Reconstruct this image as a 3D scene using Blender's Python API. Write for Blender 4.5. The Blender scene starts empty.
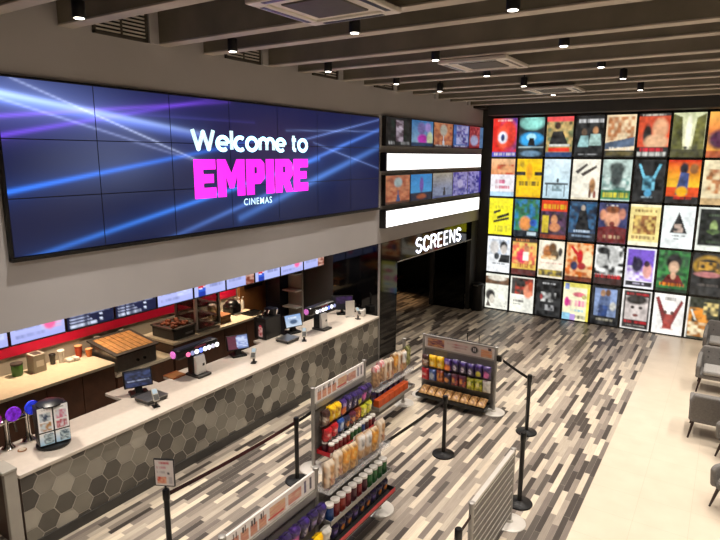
import bpy, bmesh, math, random
from mathutils import Vector, Matrix
random.seed(7)
C = bpy.context.scene.collection
PI = math.pi

# ------------------------------------------------------------------ helpers
def lin(h):
    if isinstance(h, (tuple, list)): return tuple(h[:3])
    h = h.lstrip('#')
    o = []
    for i in (0, 2, 4):
        c = int(h[i:i+2], 16) / 255
        o.append(c / 12.92 if c <= .04045 else ((c + .055) / 1.055) ** 2.4)
    return tuple(o)

class N:
    """tiny node-tree writer"""
    def __init__(s, name):
        s.m = bpy.data.materials.new(name); s.m.use_nodes = True
        s.t = s.m.node_tree; s.b = s.t.nodes['Principled BSDF']
    def n(s, typ, **kw):
        x = s.t.nodes.new(typ)
        for k, v in kw.items(): setattr(x, k, v)
        return x
    def l(s, a, b): s.t.links.new(a, b)
    def math(s, op, a, b=None):
        x = s.n('ShaderNodeMath', operation=op)
        for i, v in enumerate((a, b)):
            if v is None: continue
            if isinstance(v, (int, float)): x.inputs[i].default_value = v
            else: s.l(v, x.inputs[i])
        return x.outputs[0]

def mat(name, col, rough=.5, metal=0., var=.08, scale=6., emit=0., bump=0., alpha=1., coat=0.):
    w = N(name); c = lin(col); b = w.b
    b.inputs['Roughness'].default_value = rough; b.inputs['Metallic'].default_value = metal
    tc = w.n('ShaderNodeTexCoord'); nz = w.n('ShaderNodeTexNoise')
    nz.inputs['Scale'].default_value = scale; nz.inputs['Detail'].default_value = 4
    w.l(tc.outputs['Object'], nz.inputs['Vector'])
    r = w.n('ShaderNodeValToRGB')
    r.color_ramp.elements[0].position = .3; r.color_ramp.elements[1].position = .7
    r.color_ramp.elements[0].color = tuple(max(0, x * (1 - var)) for x in c) + (1,)
    r.color_ramp.elements[1].color = tuple(min(1, x * (1 + var)) for x in c) + (1,)
    w.l(nz.outputs['Fac'], r.inputs['Fac']); w.l(r.outputs['Color'], b.inputs['Base Color'])
    if emit:
        w.l(r.outputs['Color'], b.inputs['Emission Color']); b.inputs['Emission Strength'].default_value = emit
    if bump:
        bp = w.n('ShaderNodeBump'); bp.inputs['Strength'].default_value = bump
        w.l(nz.outputs['Fac'], bp.inputs['Height']); w.l(bp.outputs['Normal'], b.inputs['Normal'])
    if coat: b.inputs['Coat Weight'].default_value = coat
    b.inputs['Alpha'].default_value = alpha
    return w.m

def painted(name, emit=0., rough=.4, dim=1., coat=0.):
    """colours come from the mesh's own colour attribute"""
    w = N(name); a = w.n('ShaderNodeVertexColor', layer_name='Col')
    b = w.b; b.inputs['Roughness'].default_value = rough
    if emit:
        b.inputs['Base Color'].default_value = (.02, .02, .02, 1)
        w.l(a.outputs['Color'], b.inputs['Emission Color']); b.inputs['Emission Strength'].default_value = emit; b.inputs['Specular IOR Level'].default_value = .08
    else: w.l(a.outputs['Color'], b.inputs['Base Color'])
    b.inputs['Coat Weight'].default_value = coat
    return w.m

class MB:
    def __init__(s): s.bm = bmesh.new()
    def _add(s, geom, M):
        bmesh.ops.transform(s.bm, matrix=M, verts=geom)
    def box(s, x0, x1, y0, y1, z0, z1, M=None):
        r = bmesh.ops.create_cube(s.bm, size=1)['verts']
        T = Matrix.Translation(((x0+x1)/2, (y0+y1)/2, (z0+z1)/2)) @ Matrix.Diagonal((abs(x1-x0), abs(y1-y0), abs(z1-z0), 1))
        s._add(r, (M @ T) if M else T); return s
    def bar(s, p, q, r1, r2=None, n=12):
        p, q = Vector(p), Vector(q); d = q - p
        v = bmesh.ops.create_cone(s.bm, cap_ends=True, segments=n, radius1=r1, radius2=r1 if r2 is None else r2, depth=d.length)['verts']
        s._add(v, Matrix.Translation((p+q)/2) @ d.to_track_quat('Z', 'Y').to_matrix().to_4x4()); return s
    def lathe(s, prof, c=(0, 0, 0), n=24):
        c = Vector(c); rings = []
        for r, z in prof:
            rings.append([s.bm.verts.new(c + Vector((r*math.cos(2*PI*k/n), r*math.sin(2*PI*k/n), z))) for k in range(n)])
        for a, b in zip(rings, rings[1:]):
            for k in range(n): s.bm.faces.new((a[k], a[(k+1) % n], b[(k+1) % n], b[k]))
        s.bm.faces.new(rings[0][::-1]); s.bm.faces.new(rings[-1]); return s
    def ball(s, c, r, n=12, sc=(1, 1, 1)):
        v = bmesh.ops.create_uvsphere(s.bm, u_segments=n, v_segments=max(6, n//2), radius=r)['verts']
        s._add(v, Matrix.Translation(c) @ Matrix.Diagonal((*sc, 1))); return s
    def prism(s, pts, d, M=None):
        """extrude a closed 3-D outline by the vector d"""
        a = [s.bm.verts.new(Vector(p)) for p in pts]; b = [s.bm.verts.new(Vector(p) + Vector(d)) for p in pts]
        s.bm.faces.new(a[::-1]); s.bm.faces.new(b); k = len(pts)
        for i in range(k): s.bm.faces.new((a[i], a[(i+1) % k], b[(i+1) % k], b[i]))
        if M: s._add(a + b, M)
        return s
    def quad(s, *p): s.bm.faces.new([s.bm.verts.new(Vector(q)) for q in p]); return s

def obj(name, mb, m, parent=None, smooth=False, bevel=0., loc=None):
    me = bpy.data.meshes.new(name)
    bm = mb.bm if isinstance(mb, MB) else mb
    bmesh.ops.recalc_face_normals(bm, faces=bm.faces)
    bm.to_mesh(me); bm.free(); me.materials.append(m)
    o = bpy.data.objects.new(name, me); C.objects.link(o)
    if parent: o.parent = parent
    if loc: o.location = loc
    if smooth:
        for p in me.polygons: p.use_smooth = True
        try: me.set_sharp_from_angle(angle=math.radians(40))
        except Exception: pass
    if bevel:
        bv = o.modifiers.new('bevel', 'BEVEL'); bv.width = bevel; bv.segments = 2; bv.limit_method = 'ANGLE'
    return o
def tag(o, label, cat, group=None):
    o['label'] = label; o['category'] = cat
    if group: o['group'] = group
    return o
def thing(name, label, cat, loc=(0, 0, 0), rz=0, group=None):
    o = bpy.data.objects.new(name, None); C.objects.link(o)
    o.location = loc; o.rotation_euler = (0, 0, rz); o.empty_display_size = .1
    return tag(o, label, cat, group)
def struct(name, mb, m, **k):
    o = obj(name, mb, m, **k); o['kind'] = 'structure'; return o
def dup(root, loc, rz, label, group=None):
    r = root.copy(); C.objects.link(r); r.location = loc; r.rotation_euler = (0, 0, rz); r['label'] = label
    if group: r['group'] = group
    for ch in list(root.children):
        c = ch.copy(); C.objects.link(c); c.parent = r
        for g in list(ch.children):
            d = g.copy(); C.objects.link(d); d.parent = c
    return r
def soft(fn, du, dv):
    """average of five taps, so painted edges come out soft"""
    def f(x, y):
        t = [fn(max(0, min(1, x+a*du)), max(0, min(1, y+b*dv))) for a, b in ((0, 0), (.45, .2), (-.45, -.2), (.2, -.45), (-.2, .45))]
        return tuple(sum(k[i] for k in t)/5 for i in range(3))
    return f
def paint_grid(name, o, u, v, nu, nv, fn, m, parent=None):
    """flat sheet from corner o along u and down v; fn(s,t) gives its colour"""
    o, u, v = Vector(o), Vector(u), Vector(v)
    me = bpy.data.meshes.new(name)
    vs, cs = [], []
    for j in range(nv+1):
        for i in range(nu+1):
            vs.append(o + u*(i/nu) + v*(j/nv)); cs.append(fn(i/nu, j/nv))
    fs = [(j*(nu+1)+i, (j+1)*(nu+1)+i, (j+1)*(nu+1)+i+1, j*(nu+1)+i+1) for j in range(nv) for i in range(nu)]
    me.from_pydata(vs, [], fs); me.materials.append(m)
    a = me.color_attributes.new('Col', 'FLOAT_COLOR', 'POINT')
    for k, c in enumerate(cs): a.data[k].color = (*c, 1)
    ob = bpy.data.objects.new(name, me); C.objects.link(ob)
    if parent: ob.parent = parent
    return ob
def mix(a, b, t): return tuple(x + (y - x) * t for x, y in zip(a, b))
def vnoise(x, y, s=0):
    def h(i, j): 
        n = math.sin(i*127.1 + j*311.7 + s*74.7) * 43758.5453; return n - math.floor(n)
    i, j = math.floor(x), math.floor(y); fx, fy = x-i, y-j
    fx = fx*fx*(3-2*fx); fy = fy*fy*(3-2*fy)
    return (h(i, j)*(1-fx)+h(i+1, j)*fx)*(1-fy) + (h(i, j+1)*(1-fx)+h(i+1, j+1)*fx)*fy
def inpoly(x, y, p):
    c = False; j = len(p)-1
    for i in range(len(p)):
        if (p[i][1] > y) != (p[j][1] > y) and x < (p[j][0]-p[i][0])*(y-p[i][1])/(p[j][1]-p[i][1])+p[i][0]: c = not c
        j = i
    return c
def painter(bg, ops, noise=.12, seed=0, nscale=9):
    """ops: ('g',v0,v1,c0,c1) ('r',x0,y0,x1,y1,c) ('e',cx,cy,rx,ry,c) ('t',[pts],c) ('x',x0,y0,x1,y1,c) text-like bars ('m',x0,y0,x1,y1,c1,c2) mottled"""
    bg = lin(bg); O = []
    for o in ops: O.append(tuple(lin(q) if isinstance(q, str) and q.startswith('#') else q for q in o))
    def f(x, y):
        c = bg
        for o in O:
            k = o[0]
            if k == 'g':
                if o[1] <= y <= o[2]: c = mix(o[3], o[4], (y-o[1])/(o[2]-o[1]))
            elif k == 'r':
                if o[1] <= x <= o[3] and o[2] <= y <= o[4]: c = o[5]
            elif k == 'e':
                d = ((x-o[1])/o[3])**2 + ((y-o[2])/o[4])**2
                if d < 1.25: c = mix(o[5], c, max(0, min(1, (d-.55)/.7)))
            elif k == 't':
                if inpoly(x, y, o[1]): c = o[2]
            elif k == 'm':
                if o[1] <= x <= o[3] and o[2] <= y <= o[4]: c = mix(o[5], o[6], max(0, min(1, (vnoise(x*nscale, y*nscale*1.4, seed+3)-.25)*2)))
            elif k == 'x':
                if o[1] <= x <= o[3] and o[2] <= y <= o[4]: c = mix(c, o[5], max(0, min(.85, (vnoise(x*26, 1.5, seed+5)-.2)*1.8)))
        if noise:
            lu = 1-.75*min(1, max(c)); n = 1 + noise*lu*(3*(vnoise(x*13, y*18, seed)-.5) + 3.4*(vnoise(x*4, y*6, seed+2)-.5)); a = noise*.16*lu*vnoise(x*9, y*12, seed+9); c = tuple(q*n+a for q in c)
        return c
    return f
def text_mesh(s, offset=0., extrude=0., size=1., spacing=1.):
    cu = bpy.data.curves.new('lettering', 'FONT'); cu.body = s; cu.offset = offset; cu.extrude = extrude
    cu.size = size; cu.space_character = spacing; cu.resolution_u = 4
    o = bpy.data.objects.new('lettering', cu); C.objects.link(o)
    dg = bpy.context.evaluated_depsgraph_get(); dg.update()
    me = bpy.data.meshes.new_from_object(o.evaluated_get(dg))
    bpy.data.objects.remove(o); bpy.data.curves.remove(cu)
    return me
def text_on_left(name, s, X, y0, y1, z0, z1, m, parent, offset=0., depth=0., spacing=1.):
    """lettering that faces +X, fitted to y0..y1, z0..z1"""
    me = text_mesh(s, offset, .02 if depth else 0, 1., spacing)
    xs = [v.co.x for v in me.vertices]; ys = [v.co.y for v in me.vertices]
    ax, bx, ay, by = min(xs), max(xs), min(ys), max(ys)
    for v in me.vertices:
        v.co = Vector((X + (v.co.z/.02*depth/2 + depth/2 if depth else 0), y0+(v.co.x-ax)/(bx-ax)*(y1-y0), z0+(v.co.y-ay)/(by-ay)*(z1-z0)))
    me.materials.clear(); me.materials.append(m)
    o = bpy.data.objects.new(name, me); C.objects.link(o); o.parent = parent; return o
def arc(cx, cy, rx, ry, a, b, n=14):
    return [(cx+rx*math.cos(math.radians(a+(b-a)*k/n)), cy+ry*math.sin(math.radians(a+(b-a)*k/n))) for k in range(n+1)]
GLYPH = {'W': (1.2, [[(0, 1), (.3, 0), (.6, .9), (.9, 0), (1.2, 1)]]), 'e': (.68, [[(.03, .32), (.65, .32)], arc(.34, .32, .34, .35, 0, 312)]), 'l': (0, [[(0, 0), (0, 1.02)]]),
         'c': (.56, [arc(.34, .33, .34, .35, 50, 310)]), 'o': (.7, [arc(.35, .33, .35, .35, 0, 360, 20)]),
         'm': (1.0, [[(0, 0), (0, .68)], [(0, .4)]+arc(.25, .42, .25, .25, 180, 0, 8)+[(.5, 0)], [(.5, .4)]+arc(.75, .42, .25, .25, 180, 0, 8)+[(1.0, 0)]]),
         't': (.34, [[(.14, .92), (.14, .14), (.2, .03), (.34, .02)], [(0, .66), (.34, .66)]]), ' ': (.12, []),
         'S': (.5, [arc(.25, .74, .25, .26, 15, 265)+arc(.25, .25, .25, .25, 90, -165)]), 'C': (.5, [arc(.25, .72, .25, .28, 5, 180)+arc(.25, .28, .25, .28, 180, 355)]),
         'R': (.52, [[(0, 0), (0, 1), (.28, 1)]+arc(.28, .76, .22, .24, 90, -90)+[(0, .52)], [(.28, .52), (.52, 0)]]), 'E': (.44, [[(.44, 1), (0, 1), (0, 0), (.44, 0)], [(0, .52), (.4, .52)]]),
         'N': (.54, [[(0, 0), (0, 1), (.54, 0), (.54, 1)]])}
def stroke_on_left(name, txt, X, y0, y1, z0, z1, th, gap, m, parent, depth=.0):
    P, x = [], 0
    for ch in txt:
        w, ls = GLYPH[ch]
        for l in ls: P.append([(x+a, b) for a, b in l])
        x += w+th+gap
    hx = [p[0] for l in P for p in l]; hz = [p[1] for l in P for p in l]
    ax, bx, az, bz = min(hx)-th/2, max(hx)+th/2, min(hz)-th/2, max(hz)+th/2
    f = lambda a, b: (X, y0+(a-ax)/(bx-ax)*(y1-y0), z0+(b-az)/(bz-az)*(z1-z0))
    mb = MB(); d = (depth or .002, 0, 0)
    for l in P:
        for (a, b), (c, e) in zip(l, l[1:]):
            L = math.hypot(c-a, e-b) or 1; nx, nz = -(e-b)/L*th/2, (c-a)/L*th/2
            mb.prism([f(a+nx, b+nz), f(c+nx, e+nz), f(c-nx, e-nz), f(a-nx, b-nz)], d)
        for i, (a, b) in enumerate(l):
            if 0 < i < len(l)-1: mb.prism([f(a+th/2*math.cos(k*PI/6), b+th/2*math.sin(k*PI/6)) for k in range(12)], d)
    return obj(name, mb, m, parent)
ORD = 'first second third fourth fifth sixth seventh eighth ninth tenth eleventh twelfth thirteenth fourteenth fifteenth sixteenth seventeenth eighteenth'.split()

# ------------------------------------------------------------------ materials
M = {}
M['wall'] = mat('grey wall paint', '#b3b0b1', .75, var=.03, scale=1.5)
M['darkwall'] = mat('charcoal wall paint', '#3a3936', .7, var=.06)
M['offwall'] = mat('off white wall paint', '#a8a096', .8, var=.03)
M['concrete'] = mat('bounce lit beam concrete', '#b5aca0', .85, var=.16, scale=2.2, bump=.1)  # beam undersides: floor bounce is put into this lighter tone
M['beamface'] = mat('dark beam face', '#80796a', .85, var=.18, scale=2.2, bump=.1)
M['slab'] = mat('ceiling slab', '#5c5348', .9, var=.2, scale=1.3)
M['black'] = mat('black plastic', '#0b0b0c', .35, var=.2)
M['blackmet'] = mat('black powder coat', '#101012', .38, .2, var=.2)
M['gloss'] = mat('black gloss cladding', '#050506', .07, 0, var=.3)
M['gloss'].node_tree.nodes['Principled BSDF'].inputs['Specular IOR Level'].default_value = .28
M['frame'] = mat('black frame', '#2c2b25', .4, var=.2)
M['steel'] = mat('brushed steel', '#8f8d8a', .32, .9, var=.1, scale=20)
M['chrome'] = mat('polished chrome', '#cfcac4', .1, 1., var=.04)
M['silver'] = mat('silver grey metal', '#9b9893', .42, .35, var=.06)
M['slat'] = mat('grey slat board', '#77736e', .5, .15, var=.08)
M['disc'] = mat('pale grey base disc', '#c9c4bc', .35, .1, var=.05)
M['worktop'] = mat('cream stone worktop', '#cabfb2', .35, var=.05, scale=14)
M['backtop'] = mat('beige worktop', '#cdbfa8', .4, var=.06, scale=14)
M['wood'] = mat('dark walnut cabinet', '#472c1e', .45, var=.3, scale=5)
M['brownbox'] = mat('tan wood panel', '#8a5a32', .5, var=.2, scale=5)
M['red'] = mat('red gloss band', '#c4103a', .35, var=.08)
M['plinth'] = mat('dark grey plinth', '#393734', .5, var=.15)
M['white'] = mat('white plastic', '#d9d5cf', .4, var=.03)
M['post'] = mat('pale grey painted post', '#a7a196', .55, var=.04)
M['fabric'] = mat('grey wool upholstery', '#75726f', .95, var=.14, scale=40, bump=.15)
M['fabric2'] = mat('light grey seat cushion', '#92908d', .95, var=.12, scale=40, bump=.15)
M['legwood'] = mat('dark brown leg', '#2c170c', .4, var=.25)
M['lit'] = mat('white light box face', '#ffffff', .5, var=0, emit=1.6)
M['letter'] = mat('white lit lettering', '#f4f6ff', .5, var=0, emit=1.5)
M['welcome'] = mat('pale blue lit lettering', '#cdf3ff', .5, var=0, emit=1.15)
M['magenta'] = mat('magenta lit lettering', '#ff2bf0', .5, var=0, emit=1.1)
M['lens'] = mat('lamp lens', '#fff6e6', .3, var=0, emit=9.)
M['acwhite'] = mat('grey white air conditioner plastic', '#d6cfc6', .5, var=.04)
M['acdark'] = mat('air conditioner grille', '#4b463f', .6, var=.15)
M['dark_tray'] = mat('dark tray', '#1d1c1b', .5, var=.2)
M['redrail'] = mat('red shelf strip', '#b5202a', .35, var=.1)
M['orange'] = mat('orange card', '#c8521d', .5, var=.2, scale=12)
M['paintlit'] = painted('backlit print', emit=1.1, rough=.25)
M['screenlit'] = painted('screen picture', emit=1.0, rough=.6)
M['menulit'] = painted('menu picture', emit=1.1, rough=.2)
M['paint'] = painted('printed card', rough=.5)
M['foil'] = painted('printed foil', rough=.3, coat=.3)
M['hex'] = painted('hexagon tiles', rough=.45)
M['beltred'] = mat('dark red black belt', '#3a0c10', .7, var=.75, scale=2)
M['belt'] = mat('black belt', '#0c0b0b', .7, var=.2)
M['warm'] = mat('warm lit tray', '#b4824c', .5, var=.3, scale=10, emit=.12)
def glassmat(name, a, col=(.9, .9, .9)):
    w = N(name); b = w.b; b.inputs['Base Color'].default_value = (*col, 1); b.inputs['Roughness'].default_value = .05
    b.inputs['Alpha'].default_value = a
    tc = w.n('ShaderNodeTexCoord'); nz = w.n('ShaderNodeTexNoise'); nz.inputs['Scale'].default_value = 3
    w.l(tc.outputs['Object'], nz.inputs['Vector'])
    w.l(w.math('MULTIPLY_ADD', nz.outputs['Fac'], .05), b.inputs['Roughness']); return w.m
M['clear'] = glassmat('clear plastic', .16)
M['smoked'] = glassmat('smoked glass', .55, (.05, .045, .04))

def floor_planks():
    w = N('wood look tile planks'); b = w.b
    g = w.n('ShaderNodeNewGeometry'); sx = w.n('ShaderNodeSeparateXYZ'); w.l(g.outputs['Position'], sx.inputs[0])
    W, L = .075, .6
    xs = w.math('DIVIDE', sx.outputs[0], W); row = w.math('FLOOR', xs)
    wn = w.n('ShaderNodeTexWhiteNoise', noise_dimensions='1D'); w.l(row, wn.inputs['W'])
    off = w.math('ADD', w.math('MULTIPLY', row, .37), w.math('MULTIPLY', wn.outputs['Value'], .35))
    ys = w.math('ADD', w.math('DIVIDE', sx.outputs[1], L), off); col = w.math('FLOOR', ys)
    cv = w.n('ShaderNodeCombineXYZ'); w.l(row, cv.inputs[0]); w.l(col, cv.inputs[1])
    w2 = w.n('ShaderNodeTexWhiteNoise', noise_dimensions='2D'); w.l(cv.outputs[0], w2.inputs['Vector'])
    r = w.n('ShaderNodeValToRGB'); r.color_ramp.interpolation = 'CONSTANT'
    cols = [(0, '#453e39'), (.17, '#59524c'), (.27, '#8d8378'), (.4, '#a3988b'), (.54, '#b5aa9a'), (.66, '#ccbfab'), (.8, '#d9ccb6'), (.9, '#7a7068')]
    e = r.color_ramp.elements
    while len(e) < len(cols): e.new(.5)
    for el, (p, c) in zip(e, cols): el.position = p; el.color = (*lin(c), 1)
    w.l(w2.outputs['Value'], r.inputs['Fac'])
    # wood grain stretched along the plank
    sc = w.n('ShaderNodeCombineXYZ'); w.l(w.math('MULTIPLY', sx.outputs[0], 60), sc.inputs[0]); w.l(w.math('MULTIPLY', sx.outputs[1], 5), sc.inputs[1]); w.l(w.math('MULTIPLY', w2.outputs['Value'], 50), sc.inputs[2])
    nz = w.n('ShaderNodeTexNoise'); nz.inputs['Scale'].default_value = 1; nz.inputs['Detail'].default_value = 3; w.l(sc.outputs[0], nz.inputs['Vector'])
    mx = w.n('ShaderNodeMix', data_type='RGBA', blend_type='MULTIPLY'); mx.inputs[0].default_value = .45
    gr = w.n('ShaderNodeValToRGB'); gr.color_ramp.elements[0].position = .25; gr.color_ramp.elements[0].color = (.55, .52, .5, 1); gr.color_ramp.elements[1].position = .7
    w.l(nz.outputs['Fac'], gr.inputs['Fac']); w.l(r.outputs['Color'], mx.inputs[6]); w.l(gr.outputs['Color'], mx.inputs[7])
    # joints
    fx = w.math('FRACT', xs); fy = w.math('FRACT', ys)
    jx = w.math('LESS_THAN', w.math('MINIMUM', fx, w.math('SUBTRACT', 1, fx)), .02)
    jy = w.math('LESS_THAN', w.math('MINIMUM', fy, w.math('SUBTRACT', 1, fy)), .004)
    m2 = w.n('ShaderNodeMix', data_type='RGBA'); w.l(w.math('MULTIPLY', w.math('MAXIMUM', jx, jy), .6), m2.inputs[0])
    w.l(mx.outputs[2], m2.inputs[6]); m2.inputs[7].default_value = (*lin('#b0a698'), 1)
    w.l(m2.outputs[2], b.inputs['Base Color']); b.inputs['Roughness'].default_value = .42
    return w.m
M['planks'] = floor_planks()
def floor_tiles():
    w = N('cream stone tiles'); b = w.b
    g = w.n('ShaderNodeNewGeometry'); sx = w.n('ShaderNodeSeparateXYZ'); w.l(g.outputs['Position'], sx.inputs[0])
    fx = w.math('FRACT', w.math('DIVIDE', w.math('ADD', sx.outputs[0], 1.21), .6)); fy = w.math('FRACT', w.math('DIVIDE', sx.outputs[1], .6))
    j = w.math('MAXIMUM', w.math('LESS_THAN', fx, .008), w.math('LESS_THAN', fy, .008))
    nz = w.n('ShaderNodeTexNoise'); nz.inputs['Scale'].default_value = 3.; nz.inputs['Detail'].default_value = 5; w.l(g.outputs['Position'], nz.inputs['Vector'])
    r = w.n('ShaderNodeValToRGB'); r.color_ramp.elements[0].position = .3; r.color_ramp.elements[1].position = .7
    r.color_ramp.elements[0].color = (*lin('#c8bba8'), 1); r.color_ramp.elements[1].color = (*lin('#d0c3b0'), 1)
    w.l(nz.outputs['Fac'], r.inputs['Fac'])
    m = w.n('ShaderNodeMix', data_type='RGBA'); w.l(w.math('MULTIPLY', j, .55), m.inputs[0]); w.l(r.outputs['Color'], m.inputs[6]); m.inputs[7].default_value = (*lin('#b0a08a'), 1)
    w.l(m.outputs[2], b.inputs['Base Color']); b.inputs['Roughness'].default_value = .3
    return w.m
M['tiles'] = floor_tiles()

# ------------------------------------------------------------------ the setting
WX = -6.2          # face of the screen wall / bulkhead
DY = 16.0          # poster wall
TE = -1.21         # edge between plank floor and cream tiles
struct('floor', MB().box(-12.5, TE, -4, 17.5, -.1, 0), M['planks'])
struct('floor.001', MB().box(TE, 7, -4, 17.5, -.1, 0), M['tiles'])
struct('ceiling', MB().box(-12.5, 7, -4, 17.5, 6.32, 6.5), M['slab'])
struct('wall_back', MB().box(WX-.3, 7, DY, DY+.2, 0, 6.32), M['darkwall'])
struct('wall_right', MB().box(7, 7.2, -4, 17.5, 0, 6.32), M['offwall'])
struct('wall_front', MB().box(-12.5, 7, -4.2, -4, 0, 6.32), M['offwall'])
struct('wall_left', MB().box(WX-.3, WX, -4, DY, 2.61, 6.32), M['wall'])
struct('wall_bar_rear', MB().box(-9.65, -9.45, -4, 10.4, 0, 2.61), M['offwall'])
struct('trim_red', MB().box(-9.45, -9.43, -2, 9.3, 1.25, 1.95), M['red'])
struct('wall_bar_end', MB().box(-9.65, -7.45, 10.4, 10.5, 0, 2.61), M['darkwall'])
struct('wall_bar_end_gloss', MB().box(-7.45, WX-.03, 10.4, 10.5, 0, 2.605), M['gloss'])
struct('ceiling_bar', MB().box(-9.65, WX-.3, -4, 10.5, 2.615, 2.7), M['darkwall'])
# entrance to the screens
struct('wall_pier', MB().box(WX-.12, WX-.002, 10.38, 11.15, 0, 2.6), M['gloss'])
struct('trim_pier', MB().box(WX-.03, WX+.012, 10.355, 10.38, 0, 2.61), M['silver'])
struct('wall_pier.001', MB().box(WX-.12, WX-.002, 15.5, 16, 0, 2.6), M['darkwall'])
struct('wall_header', MB().box(WX-.12, WX-.002, 11.15, 15.5, 2.1, 2.6), M['gloss'])
struct('trim_header', MB().box(WX-.125, WX+.006, 11.15, 15.5, 2.075, 2.098), M['silver'])
struct('wall_corridor', MB().box(-7.3, WX-.13, 15.42, 15.5, 0, 2.61), M['gloss'])
struct('trim_corridor', MB().box(-7.42, -7.3, 15.36, 15.5, 0, 2.61), M['plinth'])
struct('wall_corridor_far', MB().box(-12.5, WX-.3, 17.3, 17.5, 0, 2.61), M['darkwall'])
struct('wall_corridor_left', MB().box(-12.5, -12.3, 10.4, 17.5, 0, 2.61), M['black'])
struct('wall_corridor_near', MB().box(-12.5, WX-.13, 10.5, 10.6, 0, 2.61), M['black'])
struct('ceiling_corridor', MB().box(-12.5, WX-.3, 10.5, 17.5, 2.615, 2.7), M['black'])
# beams under the slab, in pairs
k = 0
for i in range(-3, 7):
    for y in (3.68 + 2.01*i, 4.94 + 2.0*i):
        if y > 15.2: continue
        k += 1
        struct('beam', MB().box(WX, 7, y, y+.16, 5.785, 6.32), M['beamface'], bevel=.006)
        struct('beam_lit_underside', MB().box(WX, 7, y-.006, y+.166, 5.77, 5.79), M['concrete'], bevel=.004)  # added thin strip; its pale colour stands in for light from below
for i in range(0, 6):   # pilaster strips where wall meets beams
    struct('pilaster', MB().box(WX, WX+.05, 4.80+2*i, 4.935+2*i, 5.77, 6.32), M['wall'])
struct('trim_soffit', MB().box(-5.85, 7, 15.45, DY, 5.53, 5.92), M['darkwall'], bevel=.01)
struct('trim_soffit_end', MB().box(WX, -5.85, 15.25, DY, 5.72, 5.95), M['frame'])
struct('baseboard_back', MB().box(-5.9, 7, DY-.03, DY, 0, .03), M['frame'])

# ventilation grilles high on the screen wall
def vent(y, lab):
    t = thing('vent_grille', lab, 'vent', (WX, y, 5.77), group='wall vents between the beams')
    fr = MB()
    for a, b, c, d in ((-.36, -.33, 0, .5), (.33, .36, 0, .5), (-.36, .36, 0, .03), (-.36, .36, .47, .5), (-.012, .012, 0, .5)): fr.box(0, .03, a, b, c, d)
    obj('frame', fr, M['acdark'], t)
    sl = MB()
    for j in range(10): sl.box(.002, .02, -.33, .33, .045+j*.043, .062+j*.043, None)
    obj('louvre_blades', sl, M['acwhite'], t)
    obj('backing', MB().box(0, .002, -.35, .35, .01, .49), M['black'], t)
for i, y in enumerate((4.43, 6.43, 8.43, 10.43)):
    vent(y, ('slatted wall vent above the big screen, %s from the left' % ORD[i]))

# ceiling air conditioners
def aircon(y0, lab):
    t = thing('ceiling_air_conditioner', lab, 'air conditioner', (-3.22, y0+.53, 5.71), group='square ceiling air conditioners')
    p = MB(); a = .5
    for x0, x1, q0, q1 in ((-a, a, -a, -.37), (-a, a, .37, a), (-a, -.37, -.37, .37), (.37, a, -.37, .37)): p.box(x0, x1, q0, q1, 0, .05)
    obj('panel', p, M['acwhite'], t, bevel=.012)
    obj('intake_grille', MB().box(-.28, .28, -.28, .28, .006, .05), M['acdark'], t, bevel=.01)
    q = MB()
    for x0, x1, q0, q1 in ((-.34, .34, -.47, -.42), (-.34, .34, .42, .47), (-.47, -.42, -.34, .34), (.42, .47, -.34, .34)): q.box(x0, x1, q0, q1, -.003, .01)
    obj('air_slots', q, M['black'], t)
    obj('inner_panel', MB().box(-.37, .37, -.37, .37, .02, .06), M['acwhite'], t)
for y0, lab in ((3.87, 'square ceiling air conditioner nearest the camera, cut by the top of the photo'), (7.72, 'square ceiling air conditioner, middle of the three'), (11.55, 'square ceiling air conditioner farthest away, towards the poster wall')): aircon(y0, lab)

# ceiling downlights
def spot_proto():
    t = thing('ceiling_spotlight', '', 'spotlight', group='black cylinder downlights')
    obj('housing', MB().lathe([(.02, .0), (.058, .0), (.062, .006), (.062, .15), (.05, .16), (.015, .16)], n=20), M['blackmet'], t, smooth=True)
    obj('stem', MB().bar((0, 0, .16), (0, 0, .62), .012, n=8), M['blackmet'], t)
    obj('lens', MB().lathe([(.0445, -.004), (.045, .002)], n=20), M['lens'], t)
    return t
SP = [(-5.38, 3.41), (-5.43, 5.46), (-5.43, 7.48), (-5.3, 9.38), (-5.14, 10.86), (-3.53, 5.34), (-3.565, 7.37), (-3.535, 9.2), (-3.45, 10.86), (-3.39, 12.68), (-1.81, 5.27), (-1.85, 7.23), (-1.8, 9.17), (-1.735, 10.66), (-1.725, 12.62)]
rows = ['the row along the big screen', 'the middle row', 'the right row']
sp0 = spot_proto()
def lamp(name, x, y, z, p, ang=80, blend=.9, col=(1., .91, .81), size=.06):
    L = bpy.data.lights.new(name, 'SPOT'); L.energy = p; L.spot_size = math.radians(ang); L.spot_blend = blend; L.color = col; L.shadow_soft_size = size
    o = bpy.data.objects.new(name, L); C.objects.link(o); o.location = (x, y, z); return o
SPW = 330
for i, (x, y) in enumerate(SP):
    lab = 'black cylinder downlight, %s from the camera in %s' % (ORD[i % 5], rows[i//5])
    if i == 0: sp0.location = (x, y, 5.7); sp0['label'] = lab
    else: dup(sp0, (x, y, 5.7), 0, lab)
    lamp('downlight_beam', x, y, 5.69, SPW*(1.25 if i < 5 else 1), 72 if i < 5 else 84)
for x in (-3.6, -1.8, .1, 2.0, 3.9):
    for y in (-.6, 1.4, 3.4, 5.3, 7.2, 9.1, 10.8, 12.6, 14.3):
        if any(abs(x-a) < .6 and abs(y-b) < .8 for a, b in SP) or (x < 0 and y > 14): continue
        lamp('downlight_beam', x, y, 5.69, SPW, 84)

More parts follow.
